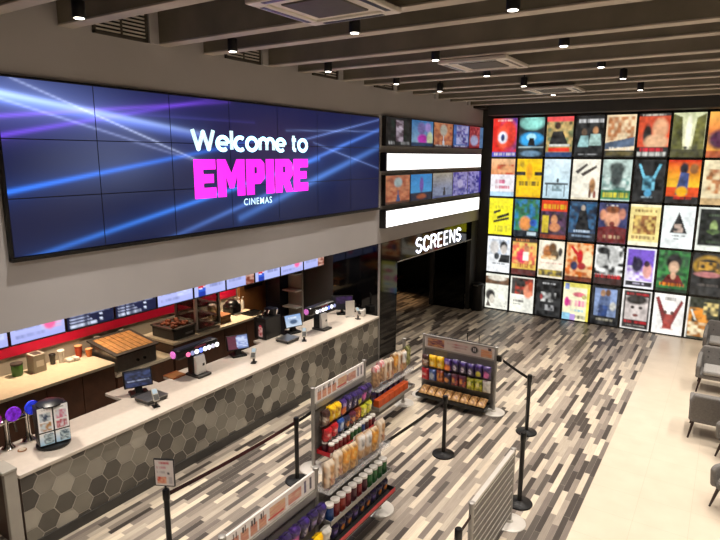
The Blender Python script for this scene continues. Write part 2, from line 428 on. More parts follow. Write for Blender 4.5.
# ------------------------------------------------------------------ the big screen
def seg(x, y, ax, ay, bx, by):
    dx, dy = (bx-ax)*4., by-ay; L2 = dx*dx+dy*dy
    t = max(0, min(1, ((x-ax)*4.*dx+(y-ay)*dy)/L2))
    return math.hypot((x-ax)*4.-t*dx, y-ay-t*dy), t
BEAMS = [(0, .085, .36, .265, .018, '#a9c4ff', 1.0), (.0, .11, .36, .29, .03, '#6f8dff', .9), (.02, 0, .36, .48, .006, '#b8c4e8', .7), (.0, .115, .33, .45, .007, '#9aa6d8', .7),
         (.0, .215, .43, .005, .012, '#7a45e0', .8), (.0, .32, .40, -.01, .013, '#6c3bd8', .85), (.0, .63, .50, .30, .014, '#2f7dff', .95), (.02, 1.02, .72, .45, .016, '#3a82f2', .85),
         (.26, 1.03, .66, .62, .018, '#5a86e0', .55), (.62, .31, 1.0, .02, .008, '#88a8ff', .5), (.62, .53, 1.0, .13, .017, '#5f93ff', .65), (.45, .93, 1.0, .32, .03, '#5a8ee8', .65),
         (.70, .30, 1.0, .56, .007, '#7f9ae0', .5), (.05, .15, .5, .15, .005, '#5a4fc0', .35), (.6, .2, 1, .15, .006, '#88a0e0', .4)]
BEAMS = [(a, b, c, d, w, lin(h), s) for a, b, c, d, w, h, s in BEAMS]
def screen_col(x, y):
    base = mix(lin('#1a2152'), lin('#23285f'), vnoise(x*7, y*3, 4)); base = mix(base, lin('#161c40'), y*.6); base = tuple(k*.62 for k in base)
    g = math.exp(-((x-.17)**2/.012+(y-.45)**2/.05)); base = tuple(p+q*.10*g for p, q in zip(base, (.6, .7, 1)))
    g = math.exp(-((x-.55)**2/.03+(y-.35)**2/.06)); base = tuple(p+q*.03*g for p, q in zip(base, (1, .5, .8)))
    g = math.exp(-((x-.03)**2/.02+(y-.1)**2/.03)); base = tuple(p+q*.18*g for p, q in zip(base, (.3, .4, 1)))
    for a, b, c, d, w, h, s in BEAMS:
        dd, t = seg(x, y, a, b, c, d)
        k = s*(math.exp(-(dd/w)**2)+.22*math.exp(-dd/(w*3)))*(1-.45*abs(2*t-1) if a > .01 else 1-.75*t)
        base = tuple(p+q*k for p, q in zip(base, h))
    return base
VX, VY0, VY1, VZ0, VZ1 = -6.11, 2.95, 10.215, 3.385, 5.19
VX = -6.15
t = thing('video_wall', 'giant tiled video wall with pink and white welcome lettering above the snack bar', 'video wall', (WX, 6.58, 3.33))
def rel(o, t):
    """parent a part built in place to its thing"""
    o.parent = t; o.matrix_parent_inverse = Matrix.Translation(-Vector(t.location)); return o
bw = (VY1-VY0)/7; bh = (VZ1-VZ0)/3
rel(obj('cabinet', MB().box(WX+.001, VX-.004, VY0-.03, VY1+.02, VZ0-.03, VZ1+.02), M['black']), t)
for r in range(3):
    for c in range(7):
        o = paint_grid('display_panel', (VX, VY0+c*bw+.005, VZ1-r*bh-.005), (0, bw-.01, 0), (0, 0, -bh+.01), 48, 28, lambda s, q, r=r, c=c: screen_col((c+s)/7, (r+q)/3), M['screenlit'])
        rel(o, t)
rel(obj('lower_ledge', MB().box(WX+.001, VX+.03, VY0-.03, VY1+.02, VZ0-.045, VZ0-.005), M['black']), t)
sy = lambda s: VY0+s*(VY1-VY0); sz = lambda q: VZ1-q*(VZ1-VZ0)
rel(stroke_on_left('welcome_lettering', 'Welcome to', VX+.003, sy(.329), sy(.677), sz(.394), sz(.213), .215, .0, M['welcome'], t), t)
rel(text_on_left('small_lettering', 'CINEMAS', VX+.004, sy(.461), sy(.547), sz(.828), sz(.772), M['welcome'], t, .012, 0, 1.15), t)
# heavy block capitals with thin slits
LET = {'E': [[(0, 0), (1, 0), (1, .27), (.42, .27), (.42, .39), (.9, .39), (.9, .62), (.42, .62), (.42, .74), (1, .74), (1, 1), (0, 1)]],
       'M': [[(0, 0), (.3, 0), (.3, .55), (.42, .22), (.58, .22), (.7, .55), (.7, 0), (1, 0), (1, 1), (.7, 1), (.5, .62), (.3, 1), (0, 1)]],
       'P': [[(0, 0), (.42, 0), (.42, .3), (.75, .3), (1, .45), (1, .88), (.8, 1), (0, 1)]],
       'I': [[(0, 0), (1, 0), (1, 1), (0, 1)]],
       'R': [[(0, 0), (.4, 0), (.4, .32), (.62, 0), (1.04, 0), (.82, .36), (1, .5), (1, .86), (.8, 1), (0, 1)]]}
SLIT = {'P': [(.44, .6, .56, .78)], 'R': [(.44, .6, .56, .78)]}
y = sy(.333); zb, zt = sz(.745), sz(.45); tot = sy(.676)-y
ws = [('E', .157), ('M', .22), ('P', .162), ('I', .076), ('R', .17), ('E', .155)]
gap = (1-sum(w for _, w in ws))/5
mbL, mbS = MB(), MB()
for ch, w in ws:
    for pl in LET[ch]:
        mbL.prism([(VX+.003, y+a*w*tot, zb+b*(zt-zb)) for a, b in pl], (.002, 0, 0))
    for a, b, c, d in SLIT.get(ch, []): mbS.box(VX+.005, VX+.007, y+a*w*tot, y+c*w*tot, zb+b*(zt-zb), zb+d*(zt-zb))
    y += (w+gap)*tot
rel(obj('block_lettering', mbL, M['magenta']), t)
rel(obj('letter_counters', mbS, mat('screen navy', '#1d2250', .4, emit=.8, var=.05)), t)

# ------------------------------------------------------------------ digital posters and light boxes on the right of the screen wall
DISP = [[('#0b0c10', [('m', .38, .08, .68, .85, '#c9b9c9', '#5a4450'), ('m', .2, .1, .32, .85, '#15302a', '#0c1210'), ('x', .08, .88, .3, .95, '#cccccc'), ('x', .6, .88, .95, .95, '#aaaaaa'), ('m', .72, .1, .85, .8, '#102820', '#0b1110')], 'dark with a pale mottled centre strip'),
         ('#3f86c8', [('g', 0, 1, '#3f86c8', '#8fb0c8'), ('e', .45, .3, .2, .25, '#7a6fb0'), ('e', .5, .72, .25, .2, '#c02fb0'), ('e', .85, .7, .15, .3, '#d6e0b0'), ('e', .75, .25, .15, .2, '#a88fd8'), ('r', 0, .88, 1, 1, '#1d3a5c')], 'blue with a magenta blot'),
         ('#c8764a', [('m', 0, 0, 1, .9, '#d88a58', '#a8583a'), ('e', .5, .3, .2, .25, '#b8b0a0'), ('t', [(.45, .9), (.5, .5), (.56, .9)], '#cfd8e0'), ('r', 0, .9, 1, 1, '#2b1d1a'), ('x', .1, .92, .9, .98, '#d0c8c0')], 'orange with a grey centre'),
         ('#3c6fb8', [('m', .2, .05, .95, .88, '#b8c0f0', '#4048a0'), ('r', 0, .9, 1, 1, '#20285a'), ('x', .1, .92, .9, .98, '#c8d0f0')], 'blue with tangled white marks'),
         ('#a83038', [('m', 0, 0, .75, .9, '#d06060', '#902030'), ('e', .35, .65, .3, .25, '#b0b8e0'), ('r', .75, 0, 1, 1, '#5f82b0'), ('r', 0, .9, .75, 1, '#801824')], 'red and blue')],
        [('#c87a50', [('m', 0, 0, 1, .9, '#d88a60', '#b05c40'), ('e', .5, .25, .18, .18, '#a8b8b8'), ('t', [(.42, .92), (.5, .55), (.6, .92)], '#405888'), ('r', 0, .92, 1, 1, '#603828')], 'terracotta with a small blue figure'),
         ('#2f8fd8', [('g', 0, .7, '#2f90dc', '#4fa8e8'), ('e', .5, .4, .1, .3, '#6f4fa8'), ('r', 0, .7, 1, 1, '#15203c'), ('e', .5, .85, .25, .1, '#a85838')], 'bright blue over a dark ground'),
         ('#8d98b8', [('g', 0, .6, '#b0a898', '#8f98b8'), ('t', [(.5, .9), (.58, .5), (.66, .9)], '#2c2c3c'), ('r', 0, .9, 1, 1, '#6870a0')], 'pale grey with a small dark spire'),
         ('#5a50b0', [('m', 0, 0, 1, 1, '#a8a0e0', '#4038a0'), ('e', .5, .5, .2, .2, '#c8c0f0')], 'violet'),
         ('#6058b8', [('m', 0, 0, 1, 1, '#a89fe8', '#3a3298'), ('r', .85, 0, 1, 1, '#3828a0')], 'deep purple')]]
DX = -6.1
YS = [[(10.42, 11.47), (11.52, 12.59), (12.65, 13.72), (13.78, 14.77), (14.83, 15.8)], [(10.42, 11.48), (11.53, 12.6), (12.66, 13.8), (13.84, 14.8), (14.84, 15.78)]]
M['disp'] = painted('digital poster picture', emit=.62, rough=.25)
for r, (z0, z1) in enumerate(((4.66, 5.22), (3.425, 4.025))):
    for i, (bg, ops, lk) in enumerate(DISP[r]):
        y0, y1 = YS[r][i]
        t = thing('digital_poster', '%s digital poster, %s in the %s screen row' % (lk, ORD[i], ['upper', 'lower'][r]), 'screen', (WX, (y0+y1)/2, z0), group='digital posters over the entrance')
        rel(obj('casing', MB().box(WX+.001, DX-.004, y0-.02, y1+.02, z0-.02, z1+.02), M['black']), t)
        rel(paint_grid('picture', (DX, y0, z1), (0, y1-y0, 0), (0, 0, z0-z1), 30, 18, painter(bg, ops, .2, i+r*9), M['disp']), t)
for z0, z1, w in ((4.142, 4.484, 'upper'), (2.957, 3.30, 'lower')):
    t = thing('light_box_sign', '%s of the two long glowing white light boxes over the entrance' % w, 'light box', (WX, 13, z0), group='white light boxes')
    rel(obj('casing', MB().box(WX+.001, -6.056, 10.34, 15.62, z0-.02, z1+.02), M['black']), t)
    rel(obj('lit_face', MB().box(-6.056, -6.05, 10.38, 15.6, z0, z1), M['lit']), t)
    tx = MB()
    for yy in (10.75, 11.75, 12.75, 13.75, 14.75):
        for q in range(3): tx.box(-6.05, -6.048, yy, yy+.45-.07*q, z0+.1+.05*q, z0+.115+.05*q)
    rel(obj('faint_print', tx, mat('pale grey print', '#cfc8c4', .5, emit=.8, var=.02)), t)
# SCREENS sign
t = thing('entrance_sign', 'white glowing capital letters on the black header over the dark entrance', 'sign', (WX, 13.4, 2.14))
rel(stroke_on_left('lettering', 'SCREENS', WX+.0, 12.03, 14.72, 2.145, 2.525, .145, .13, M['letter'], t, .008), t)

# ------------------------------------------------------------------ film posters
PW, PH = .7455, 1.1
PX0 = -5.147 - PW; FW = .03
PO = [
 [('red poster with a blue swirl around a white oval', '#d8281e', [('e', .75, .35, .45, .5, '#5a3a9a'), ('e', .62, .42, .42, .42, '#e03a28'), ('e', .42, .5, .25, .3, '#ef5a3a'), ('e', .42, .5, .2, .16, '#e8eef8'), ('e', .42, .5, .08, .1, '#2a3a78'), ('r', 0, .88, 1, 1, '#4a50b8'), ('x', .05, .9, .95, .97, '#f0e8e8'), ('x', .2, .03, .8, .08, '#f8d0c0')]),
  ('dark teal poster with a pale disc above a blue glow', '#0d1a1c', [('e', .52, .12, .5, .2, '#8fd8cc'), ('e', .5, .55, .48, .18, '#2f9fe0'), ('e', .5, .5, .2, .1, '#b0e8f8'), ('t', [(.36, .72), (.43, .52), (.6, .52), (.66, .72)], '#0a0d10'), ('r', 0, .74, 1, .77, '#9fb0b0'), ('e', .5, .92, .42, .08, '#5a7890')]),
  ('poster with a dark suited figure over a red title band', '#a88a4a', [('r', 0, 0, 1, .12, '#e05050'), ('m', 0, .12, 1, .75, '#c8a868', '#68704a'), ('e', .42, .22, .12, .1, '#3a2418'), ('t', [(.1, .72), (.25, .36), (.62, .36), (.85, .72)], '#14120f'), ('r', .12, .68, .9, .74, '#c8c8c0'), ('r', .1, .77, .9, .87, '#d8301c'), ('r', 0, .88, 1, 1, '#24406c')]),
  ('black poster with two men in pale blue shirts', '#0c0d0c', [('x', .1, .08, .98, .17, '#e8e8e8'), ('e', .32, .4, .1, .1, '#6a5038'), ('e', .72, .36, .1, .1, '#a87850'), ('t', [(.1, .75), (.2, .48), (.48, .48), (.5, .75)], '#8fb8b8'), ('t', [(.5, .72), (.55, .44), (.9, .44), (.95, .72)], '#a8c8c0'), ('x', .15, .92, .85, .95, '#a0a0a0')]),
  ('cream poster of two faces above a slanted blue grey band', '#e8cfa8', [('m', .05, .05, .95, .6, '#e8d0a8', '#b8784a'), ('t', [(0, .66), (1, .52), (1, .74), (0, .82)], '#4a5a70'), ('x', .15, .76, .85, .86, '#e8e0d0'), ('r', 0, .84, 1, 1, '#2a281c'), ('r', .04, .87, .96, .96, '#5a5030')]),
  ('orange poster with a bald pale head beside a dark hand', '#c84a2a', [('r', 0, 0, 1, .06, '#1c1410'), ('x', .1, .01, .85, .05, '#d8d0c0'), ('e', .3, .48, .15, .25, '#201510'), ('e', .7, .35, .26, .26, '#d8a078'), ('e', .6, .65, .4, .18, '#e0b088'), ('r', 0, .76, 1, 1, '#100e0c'), ('x', .1, .78, .85, .87, '#e02838'), ('x', .02, .88, .95, .97, '#d8d8d0')]),
  ('hazy green poster with a pale shaft of light between cliffs', '#a8a878', [('g', 0, .75, '#d0d4a8', '#e8e4b8'), ('t', [(0, .02), (.28, .1), (.36, .8), (0, .95)], '#5a5a2c'), ('t', [(1, .02), (.72, .12), (.62, .8), (1, .95)], '#6a6834'), ('e', .5, .45, .1, .4, '#f4f0d8'), ('r', 0, .82, 1, 1, '#4a4828'), ('e', .45, .78, .06, .03, '#1a1a10')]),
  ('orange poster with dark purple shapes', '#e8a048', [('g', 0, .5, '#f0b050', '#e07840'), ('e', .4, .6, .4, .22, '#5a2a48'), ('e', .6, .4, .25, .2, '#b85a50'), ('g', .85, 1, '#c86838', '#a04828')])],
 [('tan desert poster with red figures over white', '#e8e4e8', [('g', 0, .42, '#e8b888', '#d88a58'), ('m', .25, .15, .95, .42, '#b84a2a', '#d89a68'), ('x', .2, .56, .6, .66, '#c83a70'), ('x', .2, .72, .8, .8, '#c04060'), ('r', 0, .88, 1, 1, '#b0d0e8')]),
  ('yellow poster with bold black bars', '#f2c618', [('r', 0, .33, .35, .43, '#141208'), ('r', .72, .33, 1, .43, '#141208'), ('e', .5, .32, .14, .22, '#e8a018'), ('x', .1, .58, .9, .7, '#181408'), ('e', .2, .1, .1, .12, '#d0a818'), ('r', 0, .96, 1, 1, '#e8a818')]),
  ('pale sky blue poster with a dark bench', '#d0e4ec', [('g', 0, 1, '#d8eaf0', '#b8d4e0'), ('r', .05, .6, .95, .65, '#30383c'), ('r', .12, .6, .16, .95, '#3a4448'), ('r', .8, .6, .84, .95, '#3a4448'), ('m', .35, .65, .75, .82, '#708890', '#b0c8d0'), ('e', .55, .54, .05, .06, '#283034'), ('x', .6, .3, .9, .5, '#b8ccd4')]),
  ('cream poster with black scrawled strokes', '#f0ead8', [('t', [(.1, .3), (.5, .1), (.55, .14), (.2, .36)], '#3a3028'), ('t', [(.3, .36), (.85, .14), (.88, .2), (.4, .42)], '#3a3028'), ('e', .75, .65, .12, .2, '#a87848'), ('e', .68, .85, .05, .14, '#5a3828'), ('e', .85, .88, .05, .12, '#8a4030'), ('r', 0, .95, 1, 1, '#e8dcc0')]),
  ('pale teal poster with a dark bulky shape over yellow lettering', '#b8ccc4', [('m', 0, .4, 1, .8, '#c8d8d0', '#6a9088'), ('e', .5, .22, .28, .16, '#4a5450'), ('e', .5, .42, .22, .24, '#3c4644'), ('r', 0, .74, 1, .97, '#3a7850'), ('x', .05, .8, .95, .92, '#e8d838')]),
  ('black poster with a thin glowing turquoise dancer', '#0c0d0c', [('t', [(.12, .1), (.2, .1), (.38, .4), (.3, .44)], '#6ab8d0'), ('t', [(.88, .1), (.8, .1), (.62, .4), (.7, .44)], '#6ab8d0'), ('m', .3, .38, .7, .72, '#7ac8e0', '#285868'), ('e', .5, .78, .12, .1, '#58a8d0'), ('x', .25, .86, .75, .9, '#b0c8d0')]),
  ('red to yellow poster with a blue jacketed figure', '#e05020', [('g', 0, .62, '#d83018', '#f0c030'), ('e', .5, .2, .14, .14, '#2a2430'), ('t', [(.28, .8), (.4, .28), (.66, .3), (.66, .8)], '#3a4a80'), ('e', .8, .2, .14, .12, '#8a5a30'), ('e', .48, .72, .2, .12, '#f0b020'), ('r', 0, .84, 1, 1, '#181412'), ('x', .2, .84, .8, .9, '#d83020')]),
  ('cream poster with rusty splotches', '#e8d8b0', [('m', .1, .2, .9, .75, '#e8d4a8', '#b87848'), ('x', .3, .2, .8, .28, '#a86848'), ('r', 0, .85, 1, 1, '#c8a878')])],
 [('bright yellow poster with slanted black bars', '#f4ea28', [('t', [(.2, .36), (.5, .3), (.5, .36), (.2, .44)], '#1a1a08'), ('t', [(.35, .5), (.85, .38), (.85, .46), (.35, .58)], '#141408'), ('t', [(.2, .62), (.85, .5), (.85, .57), (.2, .68)], '#1a1a08'), ('x', .25, .75, .8, .92, '#a8a020'), ('x', .25, .2, .8, .3, '#b8b020')]),
  ('blue green jungle poster with an orange shape', '#1c5a88', [('m', 0, 0, 1, .85, '#2a78a8', '#2a7048'), ('e', .45, .65, .24, .2, '#d88a48'), ('e', .78, .62, .14, .1, '#2858b8'), ('r', 0, .84, 1, 1, '#101a24'), ('r', .55, .87, .92, .96, '#c8d8e0')]),
  ('orange topped poster with a woman lying in the dark', '#382030', [('r', 0, 0, 1, .28, '#d84018'), ('x', .08, .1, .95, .22, '#f0d028'), ('m', 0, .28, 1, .85, '#4a2a4a', '#201420'), ('r', .05, .4, .3, .85, '#c8b030'), ('e', .52, .5, .13, .13, '#c88a60'), ('e', .55, .7, .22, .12, '#b87850'), ('r', 0, .9, 1, 1, '#8a3820')]),
  ('dark blue poster with a black coated figure', '#1c3a58', [('m', 0, .05, 1, .75, '#2a5a80', '#0e2038'), ('e', .5, .16, .08, .08, '#b0a090'), ('t', [(.25, .72), (.38, .22), (.62, .22), (.78, .72)], '#07090c'), ('x', .2, .72, .8, .78, '#c8d8e8'), ('r', 0, .8, 1, 1, '#0c1420'), ('x', .1, .85, .9, .9, '#8aa0b8')]),
  ('navy and maroon poster filled by a pink shouting face', '#30345c', [('e', .48, .38, .28, .26, '#d89a78'), ('e', .48, .16, .26, .1, '#8a5030'), ('e', .48, .52, .1, .07, '#6a2820'), ('e', .15, .3, .12, .14, '#c88868'), ('e', .82, .26, .12, .14, '#b87860'), ('t', [(0, .62), (.5, .56), (1, .62), (1, 1), (0, 1)], '#6a1c1c'), ('x', .2, .8, .8, .88, '#d8b890'), ('x', .25, .04, .7, .08, '#e0e0e0')]),
  ('buttery yellow poster with a tan crowd', '#f0dc90', [('r', 0, 0, 1, .06, '#f8f0c8'), ('x', .15, .12, .9, .18, '#7a5020'), ('m', .12, .26, .88, .72, '#e8c870', '#8a5a30'), ('x', .1, .76, .9, .84, '#7a4a28'), ('r', 0, .9, 1, 1, '#f4ecd0')]),
  ('white poster with a lone black wedge', '#eef4f2', [('t', [(.5, .14), (.25, .64), (.8, .64)], '#141414'), ('m', .38, .42, .66, .62, '#c8b0a0', '#1a1a1a'), ('x', .3, .68, .75, .72, '#505050'), ('x', .4, .76, .65, .79, '#707070')]),
  ('near black poster with a pale green glow inside a white border', '#e4e8dc', [('r', .06, .04, .98, .88, '#0c120c'), ('e', .5, .45, .12, .16, '#a8c078'), ('e', .5, .55, .2, .06, '#486030'), ('x', .2, .15, .85, .2, '#506048'), ('x', .2, .76, .85, .82, '#384830')])],
 [('white poster with a black and white couple', '#f0f2f4', [('m', .05, .08, .95, .5, '#b8c4d4', '#e8ecf0'), ('e', .3, .32, .2, .2, '#d8d4d0'), ('e', .7, .26, .17, .16, '#282828'), ('e', .72, .36, .14, .14, '#c8c0b8'), ('e', .42, .55, .12, .1, '#303438'), ('t', [(.5, .72), (.6, .5), (.98, .5), (.98, .72)], '#141618'), ('x', .2, .74, .8, .78, '#606870')]),
  ('pink and yellow poster of dancers below a dark band', '#e8c058', [('r', 0, 0, 1, .1, '#301810'), ('x', .1, .02, .7, .08, '#e89048'), ('m', 0, .12, 1, .7, '#f0d070', '#e06a50'), ('e', .4, .5, .24, .2, '#d83a58'), ('e', .6, .28, .12, .1, '#c88860'), ('r', .45, .36, .68, .6, '#f0e8d8'), ('x', .2, .68, .9, .8, '#a82828'), ('r', 0, .84, 1, 1, '#5a2420')]),
  ('cream poster with brown portraits above a collage strip', '#f0e6d0', [('e', .35, .3, .2, .2, '#a86838'), ('e', .55, .2, .16, .16, '#5a3c20'), ('e', .65, .38, .16, .14, '#70583a'), ('e', .85, .28, .08, .12, '#48403a'), ('m', .1, .4, .7, .5, '#c89058', '#e8d8b0'), ('x', .1, .58, .95, .62, '#d8a898'), ('m', .02, .78, .98, .95, '#58503a', '#b8a040')]),
  ('fiery orange poster with a red leaping shape', '#e89848', [('m', 0, 0, 1, .9, '#f4c890', '#d06a28'), ('e', .8, .4, .2, .2, '#f8e8b8'), ('e', .52, .36, .12, .2, '#c01c20'), ('t', [(.15, .12), (.22, .08), (.5, .3), (.45, .38)], '#c0282a'), ('e', .32, .6, .14, .12, '#28305c'), ('e', .6, .6, .16, .1, '#a82020'), ('r', 0, .88, 1, 1, '#6a3018')]),
  ('black and white poster of two men with red lettering', '#d8d8d4', [('m', 0, 0, 1, .75, '#f0f0ec', '#202020'), ('e', .25, .35, .2, .2, '#b8b8b4'), ('e', .28, .14, .22, .1, '#181818'), ('e', .68, .3, .18, .24, '#c8c8c4'), ('r', 0, .76, 1, 1, '#38201c'), ('x', .05, .74, .95, .84, '#d02428')]),
  ('violet clouded poster with a dark group and a white border', '#f0eef4', [('r', .05, .04, .95, .8, '#7a58c8'), ('m', .05, .45, .95, .82, '#f0e8f8', '#a888d8'), ('e', .4, .42, .2, .2, '#2a2240'), ('e', .3, .3, .06, .1, '#201a30'), ('e', .75, .55, .16, .2, '#d89a90'), ('e', .72, .38, .1, .08, '#38202c'), ('r', .05, .84, .95, .95, '#141018'), ('x', .3, .87, .7, .91, '#c8c0d8')]),
  ('green poster with a dark haired woman and orange lettering', '#2c6a34', [('m', 0, 0, 1, .85, '#3a8040', '#1c4824'), ('e', .52, .26, .28, .2, '#120e0c'), ('e', .52, .4, .17, .15, '#e0b898'), ('t', [(.12, .84), (.35, .58), (.7, .58), (.9, .84)], '#6a1c18'), ('e', .52, .6, .09, .1, '#d8a888'), ('x', .1, .78, .92, .86, '#f08a28'), ('r', 0, .92, 1, 1, '#183018')]),
  ('black poster with a golden oval and a pink wash', '#141310', [('e', .5, .3, .47, .25, '#c89a38'), ('e', .5, .3, .4, .19, '#181610'), ('m', .2, .2, .8, .4, '#c8963c', '#2a2416'), ('e', .5, .5, .42, .07, '#c07a78'), ('x', .2, .72, .85, .78, '#58504a'), ('r', 0, .8, 1, 1, '#24221e')])],
 [('white poster with a brown band above a dark bob of hair', '#f0f0e2', [('r', 0, .08, 1, .3, '#6a4c34'), ('e', .5, .12, .4, .08, '#e0d8c8'), ('e', .22, .62, .22, .16, '#2c2824'), ('e', .3, .74, .12, .14, '#e0d8c8'), ('t', [(.05, .95), (.12, .75), (.26, .95)], '#58504a'), ('x', .5, .9, .9, .93, '#888070')]),
  ('cream poster with tumbling red and black figures', '#f0efe2', [('m', .05, .04, .95, .5, '#302820', '#a83828'), ('e', .75, .4, .2, .2, '#d88868'), ('e', .85, .25, .1, .14, '#c85838'), ('r', .05, .05, .2, .5, '#383430'), ('x', .15, .66, .6, .72, '#504848'), ('x', .15, .76, .45, .79, '#707068')]),
  ('black poster with a small white group', '#0b0b0b', [('x', .25, .08, .75, .12, '#c8c8c8'), ('m', .2, .34, .8, .6, '#c8c8c4', '#181818'), ('e', .22, .48, .06, .08, '#903030'), ('m', .28, .68, .75, .84, '#a8a8a8', '#101010')]),
  ('cream poster with pink script and pastel edges', '#f4f0c8', [('r', 0, 0, 1, .12, '#e8dc68'), ('r', .05, .02, .22, .18, '#8090c0'), ('e', .6, .3, .25, .07, '#d8707c'), ('e', .8, .36, .1, .06, '#b0a868'), ('x', .08, .46, .95, .62, '#e03a98'), ('e', .15, .52, .1, .14, '#d83a90'), ('x', .3, .7, .8, .76, '#70b8d8'), ('r', 0, .82, .3, 1, '#90c8e0'), ('r', .3, .84, .5, 1, '#b090d0'), ('x', .5, .86, .9, .95, '#484028'), ('r', .9, .1, 1, 1, '#e8d850')]),
  ('blue grey poster of a pair in denim with a dark frame', '#101214', [('r', .1, .06, .9, .78, '#8498c0'), ('e', .4, .18, .1, .1, '#a88060'), ('e', .58, .16, .1, .1, '#6a4830'), ('t', [(.22, .6), (.3, .26), (.66, .24), (.7, .6)], '#58688c'), ('t', [(.25, .78), (.3, .5), (.6, .5), (.58, .78)], '#2e4880'), ('e', .78, .5, .12, .12, '#c8c8c0'), ('x', .2, .84, .8, .9, '#c0b8a0')]),
  ('red and black framed poster of a pale staring face', '#f0ece6', [('r', .06, .03, .96, .97, '#221814'), ('x', .14, .07, .9, .13, '#c02028'), ('r', .12, .16, .9, .76, '#d0c4be'), ('e', .5, .24, .4, .13, '#2a2420'), ('e', .38, .44, .07, .04, '#3a302c'), ('e', .66, .44, .07, .04, '#3a302c'), ('e', .5, .64, .1, .04, '#703830'), ('x', .12, .78, .9, .85, '#c02028'), ('x', .2, .89, .85, .92, '#b8b0a8')]),
  ('white poster with brown red raised arms', '#f6f2ec', [('t', [(.05, .12), (.15, .08), (.48, .62), (.4, .85)], '#8a3030'), ('t', [(.95, .18), (.88, .12), (.55, .62), (.6, .85)], '#8a3030'), ('t', [(.34, .86), (.4, .5), (.64, .5), (.64, .86)], '#a04038'), ('e', .4, .46, .06, .05, '#583830'), ('e', .62, .46, .06, .05, '#583830'), ('x', .35, .08, .7, .16, '#807870'), ('r', .28, .86, .72, .88, '#d8a8a0')]),
  ('dark olive poster with orange and cream flowers', '#2e3020', [('r', 0, 0, .05, 1, '#e8e4d8'), ('m', .05, .25, .7, .75, '#e8963a', '#3a3820'), ('e', .35, .4, .2, .1, '#e89030'), ('m', .5, .1, .95, .4, '#e0c880', '#303020'), ('m', .08, .6, .8, .95, '#f0e0b8', '#a86a28'), ('t', [(.1, .3), (.16, .3), (.32, .55), (.26, .56)], '#e8e8d8')])]]
for r in range(5):
    for c in range(8):
        lab, bg, ops = PO[r][c]
        x0 = PX0+c*PW; z1 = 5.5-r*PH
        t = thing('film_poster', 'backlit '+lab, 'poster', (x0+PW/2, DY, z1-PH), group='backlit film posters on the back wall')
        fr = MB(); y0, y1 = 15.93, DY-.001
        for a, b, p, q in ((0, FW, 0, PH), (PW-FW, PW, 0, PH), (0, PW, 0, FW), (0, PW, PH-FW, PH)): fr.box(x0+a+.002, x0+b-.002, y0, y1, z1-PH+p+.002, z1-PH+q-.002)
        rel(obj('frame', fr, M['frame']), t)
        rel(paint_grid('print', (x0+FW, 15.95, z1-FW), (PW-2*FW, 0, 0), (0, 0, -PH+2*FW), 36, 54, soft(painter(bg, ops, .3, r*8+c), .035, .026), M['paintlit']), t)

# ------------------------------------------------------------------ snack bar counter
CF = -6.22
def hexfront(y0, y1, z0, z1, X):
    bm = bmesh.new(); cl = bm.loops.layers.float_color.new('Col')
    R = .138; H = R*math.sqrt(3)
    f = bm.faces.new([bm.verts.new(p) for p in ((X-.004, y0, z0), (X-.004, y1, z0), (X-.004, y1, z1), (X-.004, y0, z1))])
    for l in f.loops: l[cl] = (*lin('#b9b2a6'), 1)
    pal = [lin(h) for h in ('#757065', '#8e887c', '#57534b', '#9f998c', '#504c46', '#807b6f')]
    for rr in range(-1, int((z1-z0)/H)+2):
        for cc in range(-1, int((y1-y0)/(1.5*R))+2):
            cy, cz = y0+.05+cc*1.5*R, z0+.04+rr*H+(H/2 if cc % 2 else 0)
            poly = [(cy+(R-.006)*math.cos(PI/3*k), cz+(R-.006)*math.sin(PI/3*k)) for k in range(6)]
            for ax, val, sg in ((0, y0, 1), (0, y1, -1), (1, z0, 1), (1, z1, -1)):   # clip
                out = []
                for i in range(len(poly)):
                    p, q = poly[i-1], poly[i]; dp, dq = (p[ax]-val)*sg, (q[ax]-val)*sg
                    if (dp < 0) != (dq < 0):
                        u = dp/(dp-dq); out.append((p[0]+(q[0]-p[0])*u, p[1]+(q[1]-p[1])*u))
                    if dq >= 0: out.append(q)
                poly = out
                if len(poly) < 3: break
            if len(poly) < 3: continue
            f = bm.faces.new([bm.verts.new((X, a, b)) for a, b in poly]); c = random.choice(pal); k = random.uniform(.9, 1.1)
            for l in f.loops:
                q = k*random.uniform(.93, 1.07); l[cl] = (c[0]*q, c[1]*q, c[2]*q, 1)
    return bm
t = thing('service_counter', 'long snack bar counter faced in grey hexagon tiles with a cream worktop', 'counter', (-6.6, 6.5, 0))
rel(obj('tile_front', hexfront(2.78, 10.36, .13, .955, CF), M['hex']), t)
rel(obj('carcass', MB().box(-7.0, CF-.006, 2.78, 10.37, .0, .955), M['wood']), t)
rel(obj('plinth', MB().box(CF-.006, CF+.02, 2.78, 10.36, .0, .13), M['plinth']), t)
wt = MB().prism([(-6.19, 2.76, .957), (-6.19, 10.37, .957), (-7.3, 10.37, .957), (-7.3, 8.5, .957), (-7.06, 8.5, .957), (-7.06, 8.2, .957), (-7.3, 8.2, .957), (-7.3, 7.6, .957), (-7.1, 7.6, .957), (-7.1, 6.1, .957), (-7.25, 6.1, .957), (-7.25, 5.5, .957), (-7.1, 5.5, .957), (-7.1, 5.3, .957), (-7.42, 5.3, .957), (-7.42, 4.6, .957), (-7.02, 4.6, .957), (-7.02, 2.76, .957)], (0, 0, .043))
rel(obj('worktop', wt, M['worktop'], bevel=.006), t)
rel(obj('tile_front', MB().box(-7.0, -6.4, 2.70, 2.78, 0, .955), M['hex']), t) if False else None
